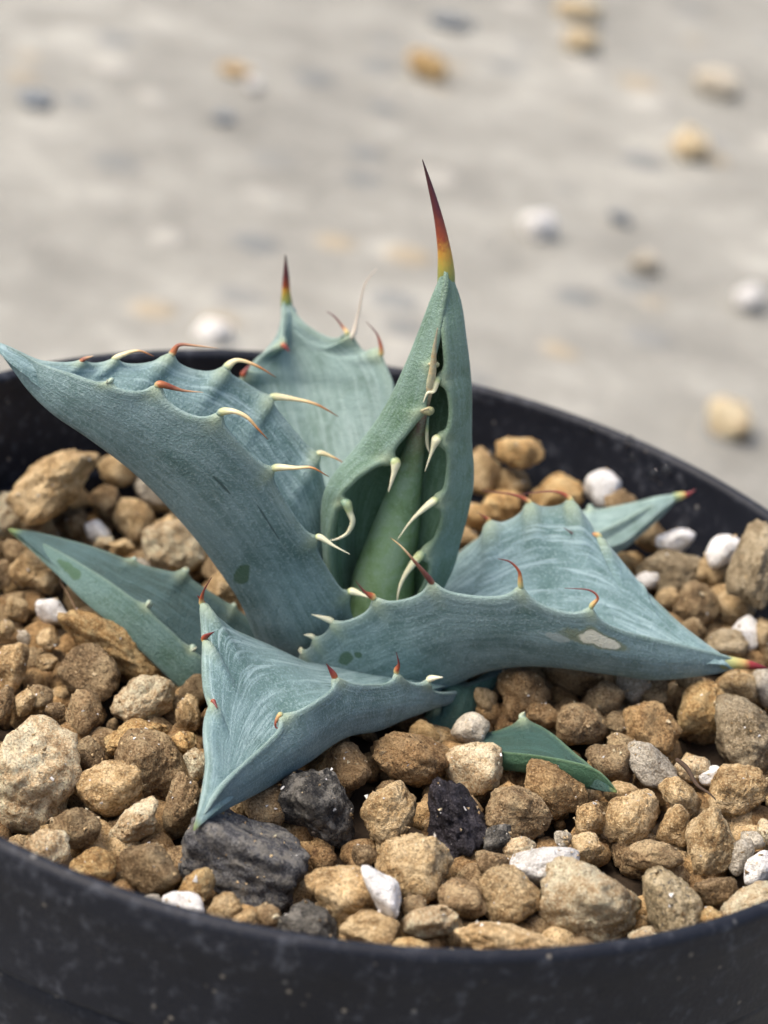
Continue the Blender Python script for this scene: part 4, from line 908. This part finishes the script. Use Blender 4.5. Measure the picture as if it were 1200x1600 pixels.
COLOUR = {'tan': 'tan', 'pale': 'pale buff', 'ochre': 'ochre', 'brown': 'brown', 'russet': 'dark russet', 'ochrebrown': 'ochre-brown', 'dustbrown': 'dusty grey-brown',
          'speckle': 'speckled', 'grey': 'grey', 'white': 'white', 'charcoal': 'charcoal', 'lava': 'dark grey', 'black': 'black'}
def zone(x, y):
    r = math.hypot(x, y)
    if y < -1.9: return 'along the front rim of the pot' if r > 3.2 else 'between the front leaf and the front rim'
    if r > 3.7 and y > 1.5: return 'against the back inner wall of the pot'
    if x < -1.6: return 'beside the low dark leaf'
    if x > 1.3 and y < .9: return 'around the small half-buried leaf'
    if x > 1.3: return 'beyond the broad arching leaf'
    return 'close around the base of the agave'
LANDMARKS = [(np.array(q[:3]), q[8].split(' by ')[0].split(' under ')[0].split(' between ')[0].split(' against ')[0].split(' near ')[0].split(' below ')[0].split(' beside ')[0].split(' lying ')[0].split(' at ')[0].split(' behind ')[0].split(' propping ')[0].split(' touching ')[0].split(' leaning ')[0].split(' in front ')[0]) for q in STONES if q[8]]
_names = [n for _, n in LANDMARKS]; LANDMARKS = [(p, n) for p, n in LANDMARKS if _names.count(n) == 1]
def near_landmark(loc):
    d = [(np.linalg.norm(p - np.array(loc)), n) for p, n in LANDMARKS]; d = min(d, key=lambda q: q[0])
    return 'next to the ' + d[1] if .05 < d[0] < .95 else None
placed = []
def add_stone(loc, dims, rot, kind, seed, sub, label=None, me=None, V=None):
    mat = STONE[kind]; o = None
    if me is None:
        V, f = stone_verts(sub, kind, seed, dims); me = make_mesh('gravel_stone', V, None, f)
    o = link('gravel_stone', me, mat); M = Matrix(rot.tolist()).to_4x4(); M.translation = Vector(loc) * CM; o.matrix_world = M
    size = 2 * (dims[0] * dims[1]) ** .5
    if label is None:
        w = 'large' if size > .55 else 'medium' if size > .36 else 'small'
        label = '%s %s gravel stone %s' % (w, COLOUR[kind], near_landmark(loc) or zone(loc[0], loc[1]))
    tag(o, label, 'stone', 'gravel stones in the pot')
    placed.append((loc[0], loc[1], loc[2], (dims[0] + dims[1] + dims[2]) / 3))
    return o
for i, (x, y, z, a, b, c, ang, kind, label) in enumerate(STONES):
    t = math.radians(ang); R2 = np.array([[math.cos(t), -math.sin(t), 0], [math.sin(t), math.cos(t), 0], [0, 0, 1]])
    rot = VIEW @ R2; big = max(a, b)
    if np.linalg.det(rot) < 0: rot = rot @ np.diag([1, 1, -1])
    sub = 5 if big > .27 else 4
    o = add_stone((x, y, z), (a, b, c), rot, kind, 100 + i, sub, label)
    me = o.data; V = np.empty(len(me.vertices) * 3, np.float32); me.vertices.foreach_get('co', V); V = V.reshape(-1, 3) / CM @ rot.T + np.array([x, y, z])
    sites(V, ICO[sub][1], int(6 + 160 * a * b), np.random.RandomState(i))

# ------------------------------------------------------------------ agave: geometry of a leaf
def leaf_mesh(L, NR=220, NC=33):
    rows = np.array(L['rows']); D = spline(rows, NR)                      # NR x 5 x 3 section points
    S = spline(np.transpose(D, (1, 0, 2)), NC); O = np.transpose(S, (1, 0, 2)).copy()   # NR x NC x 3 outer surface
    s = np.linspace(-1, 1, NC)
    # teeth sit on swellings of the margin
    swell = np.zeros((NR, NC)); add = np.zeros_like(O); horn = np.zeros((NR, NC))
    for t in L['teeth']:
        if t['bump'] <= 0: continue
        j = 0 if t['j'] == 0 else NC - 1; i0 = int(round(t['u'] * (NR - 1)))
        pts = np.array(t['pts']); dr = pts[1] - pts[0]; dr /= np.linalg.norm(dr) + 1e-9
        arc_ = np.concatenate([[0], np.cumsum(np.linalg.norm(np.diff(O[:, j], axis=0), axis=1))]); d = np.abs(arc_ - arc_[i0])
        gap = np.linalg.norm(pts[1] - pts[0]); peak = pts[0] + dr * min(.75 * gap, .03 + 1.15 * t['bump']) - O[i0, j]
        peak *= min(1, .28 / (np.linalg.norm(peak) + 1e-9)); w = .05 + .5 * np.linalg.norm(peak)
        prof = np.exp(-(np.sqrt((d / w) ** 2 + .03) - .03 ** .5))
        side_ = (-s if j == 0 else s)
        swell += (np.exp(-(d / .06) ** 2) * t['r'] * 1.2)[:, None] * np.clip((side_ - .6) / .4, 0, 1)[None, :] ** 1.5
        horn = np.maximum(horn, np.exp(-(d / .06) ** 2)[:, None] * np.clip((side_ - .84) / .16, 0, 1)[None, :])
        add += prof[:, None, None] * (np.clip((side_ - .5) / .5, 0, 1) ** 1.8)[None, :, None] * peak
    O = O + add
    # gentle unevenness
    nz = vnoise(O.reshape(-1, 3) * 2.1 + 5).reshape(NR, NC)
    du = np.gradient(O, axis=0); dv = np.gradient(O, axis=1); nn = np.cross(du, dv); nn /= np.linalg.norm(nn, axis=2)[..., None] + 1e-9
    cen = (O[:, 0] + O[:, -1]) / 2; sgn = np.sign(((cen - O[:, NC // 2]) * nn[:, NC // 2]).sum(1)); sg = 1.0 if np.median(sgn) >= 0 else -1.0
    nn = nn * sg
    O = O + nn * (nz * .018)[..., None]
    width = np.linalg.norm(O[:, 0] - O[:, NC // 2], axis=1) + np.linalg.norm(O[:, -1] - O[:, NC // 2], axis=1)
    u = np.linspace(0, 1, NR)
    T = np.minimum(L['thick'] * (1.15 - .45 * u), .22 * width)
    th = T[:, None] * (1 - np.abs(s) ** 3.0) ** .8 + np.minimum(L['edge'], .10 * width)[:, None] + swell
    I = O + nn * th[..., None]
    # round the margins
    V = [O.reshape(-1, 3), I.reshape(-1, 3)]; q = []; NO = NR * NC
    mid0 = (O[:, 0] + I[:, 0]) / 2 + (O[:, 0] - O[:, 1]) / (np.linalg.norm(O[:, 0] - O[:, 1], axis=1)[:, None] + 1e-9) * (th[:, 0] * .45)[:, None]
    mid1 = (O[:, -1] + I[:, -1]) / 2 + (O[:, -1] - O[:, -2]) / (np.linalg.norm(O[:, -1] - O[:, -2], axis=1)[:, None] + 1e-9) * (th[:, -1] * .45)[:, None]
    V += [mid0, mid1]; V = np.concatenate(V); M0 = 2 * NO; M1 = M0 + NR
    for i in range(NR - 1):
        for j in range(NC - 1):
            a = i * NC + j; q.append((a, a + 1, a + NC + 1, a + NC)); b = NO + a; q.append((b, b + NC, b + NC + 1, b + 1))
        a = i * NC; q.append((M0 + i, a, a + NC, M0 + i + 1)); q.append((a + NO, M0 + i, M0 + i + 1, a + NO + NC))
        a = i * NC + NC - 1; q.append((a, M1 + i, M1 + i + 1, a + NC)); q.append((M1 + i, a + NO, a + NO + NC, M1 + i + 1))
    tri = []
    for row, flip in ((0, 0), (NR - 1, 1)):
        loop = [row * NC + j for j in range(NC)] + [M1 + row] + [NO + row * NC + j for j in range(NC - 1, -1, -1)] + [M0 + row]
        c = len(V); V = np.concatenate([V, V[loop].mean(0)[None]])
        for a, b in zip(loop, loop[1:] + loop[:1]): tri.append((c, b, a) if not flip else (c, a, b))
    if sg > 0: q = [x[::-1] for x in q]; tri = [x[::-1] for x in tri]
    me = make_mesh('leaf', V, q, tri)
    length = np.concatenate([[0], np.cumsum(np.linalg.norm(np.diff(O[:, NC // 2], axis=0), axis=1))])
    U = np.repeat(u, NC); A = np.tile(s, NR); LN = np.repeat(length, NC)
    attr(me, 'along', np.concatenate([U, U, u, u, [0, 1]])); attr(me, 'across', np.concatenate([A, A, u * 0 - 1.03, u * 0 + 1.03, [0, 0]]))
    attr(me, 'length', np.concatenate([LN, LN, length, length, [0, length[-1]]])); attr(me, 'inner', np.concatenate([U * 0, U * 0 + 1, u * 0 + .5, u * 0 + .5, [0, 0]]))
    HN = horn.ravel(); attr(me, 'horn', np.concatenate([HN, HN, horn[:, 0], horn[:, -1], [0, 0]]))
    def unit(a): return a / (np.linalg.norm(a, axis=1)[:, None] + 1e-9)
    return me, mid0, mid1, NR, (unit((O[:, 3] + I[:, 3]) / 2 - mid0), unit((O[:, -4] + I[:, -4]) / 2 - mid1))

agave = bpy.data.objects.new('agave_plant', None); COL.objects.link(agave)
BASE = np.array([.35, .75, level(.35) - .1]); agave.location = Vector(BASE) * CM
tag(agave, 'blue-green agave rosette with hooked toothed leaves growing in the gravel', 'plant')
bpy.context.view_layer.update()
def plant_part(name, me, mat, parent):
    o = link(name, me, mat, parent)
    if parent is agave: o.location = -Vector(BASE) * CM
    return o
leaf_points = []
for L in LEAVES:
    me, m0, m1, NR, inward = leaf_mesh(L)
    lo = plant_part('leaf', me, leaf_material('agave_skin_' + L['name'], L['look'], L['marks']), agave)
    if L['label']: lo['label'] = L['label']
    pv = np.empty(len(me.vertices) * 3, np.float32); me.vertices.foreach_get('co', pv); leaf_points.append(pv.reshape(-1, 3)[::7] / CM)
    for t in L['teeth']:
        m = m0 if t['j'] == 0 else m1; i0 = int(round(t['u'] * (NR - 1))); root = m[i0]
        P = np.array(t['pts']); size = np.linalg.norm(np.diff(P, axis=0), axis=1).sum()
        keep = [q for n_, q in enumerate(P[1:]) if n_ == len(P) - 2 or np.linalg.norm(q - root) > min(.075, .3 * size)]
        inw = inward[0 if t['j'] == 0 else 1][i0]
        Q = [root + inw * .07, root] + keep
        k = np.linspace(0, 1, len(Q)); r = t['r']
        R = r * (.80 * (1 - k) ** .85 + .06); R[0] = r * .5; R[1] = r * .95; R[-1] = .003
        V, q4, t3, al = tube(Q, R, 12, 40, .8)
        tm = make_mesh('tooth', V, q4, t3); attr(tm, 'along', al); plant_part('tooth', tm, TOOTH[t['kind']], lo)
    if L['spine']:
        V, q4, t3, al = tube(L['spine']['pts'], L['spine']['r'], 16, 60)
        sm = make_mesh('terminal_spine', V, q4, t3); attr(sm, 'along', al); plant_part('terminal_spine', sm, SPINE[L['spine']['mat']], lo)
V, q4, t3, al = tube(SPEAR['pts'], SPEAR['r'], 32, 120)
V = V + (vnoise(V * 3.0) * .012)[:, None]
sm = make_mesh('spear_leaf', V, q4, t3); attr(sm, 'along', al); o = plant_part('spear_leaf', sm, SPEAR_MAT, agave); o['label'] = 'new green spear leaf still rolled shut, pink-brown tip'
V, q4, t3, al = tube(FILAMENT, [.012, .016, .016, .004], 8, 24)
fm = make_mesh('filament', V, q4, t3); attr(fm, 'along', al); plant_part('filament', fm, TOOTH['pale'], agave)
# the short stem that joins the leaf bases
V, q4, t3, al = tube([(.35, .75, -2.2), (.36, .8, -1.5), (.36, .9, -.95), (.35, 1.0, -.55)], [.5, .55, .5, .2], 24, 30)
st = make_mesh('stem', V, q4, t3); attr(st, 'along', al); plant_part('stem', st, plain('stem_skin', (.10, .16, .08), .7), agave)

# ------------------------------------------------------------------ filler gravel: individuals between the large stones, then a bed below
LP = np.concatenate(leaf_points)
rf = np.random.RandomState(5)
PROTO = {}
def proto(kind, i):
    if (kind, i) not in PROTO:
        V, f = stone_verts(3, kind, 900 + i * 7 + len(kind), (1.15, .95, 1.0)); PROTO[kind, i] = make_mesh('gravel_stone', V, None, f); PROTO[kind, i].materials.append(STONE[kind])
    return PROTO[kind, i]
def rand_rot(r): 
    q = r.normal(size=4); q /= np.linalg.norm(q); w, x, y, z = q
    return np.array([[1 - 2 * (y * y + z * z), 2 * (x * y - z * w), 2 * (x * z + y * w)], [2 * (x * y + z * w), 1 - 2 * (x * x + z * z), 2 * (y * z - x * w)], [2 * (x * z - y * w), 2 * (y * z + x * w), 1 - 2 * (x * x + y * y)]])
for (x, y, z, size, kind) in FILLERS:
    me = proto(kind, rf.randint(3)); o = add_stone((x, y, z), (size, size, size), rand_rot(rf), kind, 0, 3, None, me)
    o.matrix_world = o.matrix_world @ Matrix.Diagonal((size, size * rf.uniform(.75, 1.1), size * rf.uniform(.7, 1.05), 1))

def joined(name, items, mats, sub, label, parent=None):
    Vs, Fs, Ms, off = [], [], [], 0
    for (loc, dims, rot, mi, seed) in items:
        V, f = stone_verts(sub, 'tan', seed % 17, dims) if sub > 1 else TET(seed, dims)
        V = V @ rot.T + np.asarray(loc); Vs.append(V); Fs.append(f + off); Ms.append(np.full(len(f), mi)); off += len(V)
    me = make_mesh(name, np.concatenate(Vs), None, np.concatenate(Fs), smooth=sub > 1)
    for m in mats: me.materials.append(m)
    me.polygons.foreach_set('material_index', np.concatenate(Ms).astype(np.int32)); me.update()
    return tag(link(name, me), label, None, None, 'stuff')
items = []; rb = np.random.RandomState(8)
for i in range(1500):
    r = 4.72 * math.sqrt(rb.rand()); a = rb.rand() * 2 * math.pi; x, y = r * math.cos(a), r * math.sin(a)
    sz = rb.choice([.07, .10, .14, .20]); d = sz * rb.uniform(.75, 1.15, 3)
    z = level(x) - .36 - sz * .2 + rb.uniform(-.06, .05)
    items.append(((x, y, z), d, rand_rot(rb), rb.choice([0, 1, 1, 2, 3, 3]), i))
joined('gravel_bed', items, [STONE[k] for k in ('tan', 'brown', 'ochrebrown', 'russet')], 2, 'finer brown gravel filling the gaps under the larger stones')

def TET(seed, dims):
    r = np.random.RandomState(seed); v = np.array([(1, 1, 1), (1, -1, -1), (-1, 1, -1), (-1, -1, 1), (.9, -.2, .8)], float) + r.normal(0, .25, (5, 3))
    f = np.array([(0, 2, 1), (0, 3, 2), (0, 4, 3), (1, 4, 0), (1, 2, 3), (1, 3, 4)]); return v * np.asarray(dims), f
items = []; rg = np.random.RandomState(3)  # pale crumbs added on the stones, imitating flecky highlights as well as dust
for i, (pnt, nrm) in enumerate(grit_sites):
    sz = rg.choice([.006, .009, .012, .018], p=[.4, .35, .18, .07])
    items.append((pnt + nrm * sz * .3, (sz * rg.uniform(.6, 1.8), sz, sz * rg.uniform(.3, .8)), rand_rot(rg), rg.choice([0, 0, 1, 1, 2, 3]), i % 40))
joined('highlight_grit', items, [STONE[k] for k in ('pale', 'tan', 'white', 'brown')], 1, 'fine dust and crumbs on the gravel stones, standing in for flecky highlights')

# ------------------------------------------------------------------ small things
tw = plain('dry_root', (.07, .045, .03), .85)
V, q4, t3, al = tube(TWIG, [.016, .02, .018, .014, .006], 8, 40); tag(link('dry_root', make_mesh('dry_root', V + (vnoise(V * 4) * .02)[:, None], q4, t3), tw), 'thin dark dry root lying on the gravel beside the square tan stone', 'root')
V, q4, t3, al = tube(HAIR, [.006, .008, .007, .003], 6, 30); tag(link('root_hair', make_mesh('root_hair', V, q4, t3), plain('root_hair_skin', (.20, .13, .08), .85)), 'fine brown root hair beside the low dark leaf tip', 'root')
k = NT('clear_water'); k.b.inputs['Transmission Weight'].default_value = 1.0; k.b.inputs['IOR'].default_value = 1.33; WATER = k.out((1, 1, 1), .02, None, .5)
for (x, y, z, r) in DROPS:
    d, f = ICO[3]; n = np.array([-x, -y, .4]); n /= np.linalg.norm(n); v = d - np.outer((d @ n) * .55, n)
    o = link('water_droplet', make_mesh('water_droplet', v * r, None, f), WATER, None, (x, y, z)); tag(o, 'clear water droplet on the back inner wall of the pot', 'droplet', 'water droplets on the pot wall')
for i, (x, y, z, a, b, kind, label) in enumerate(PEBBLES):
    flat = .8 if kind not in ('slate',) and 'set in' not in label else .35
    V, f = stone_verts(4, kind, 400 + i, (a, b * 1.1, min(a, b) * flat)); o = link('pebble', make_mesh('pebble', V, None, f), STONE[kind], None, (x, y, GZ + min(a, b) * flat * .55)); tag(o, label, 'pebble', 'pebbles on the concrete')
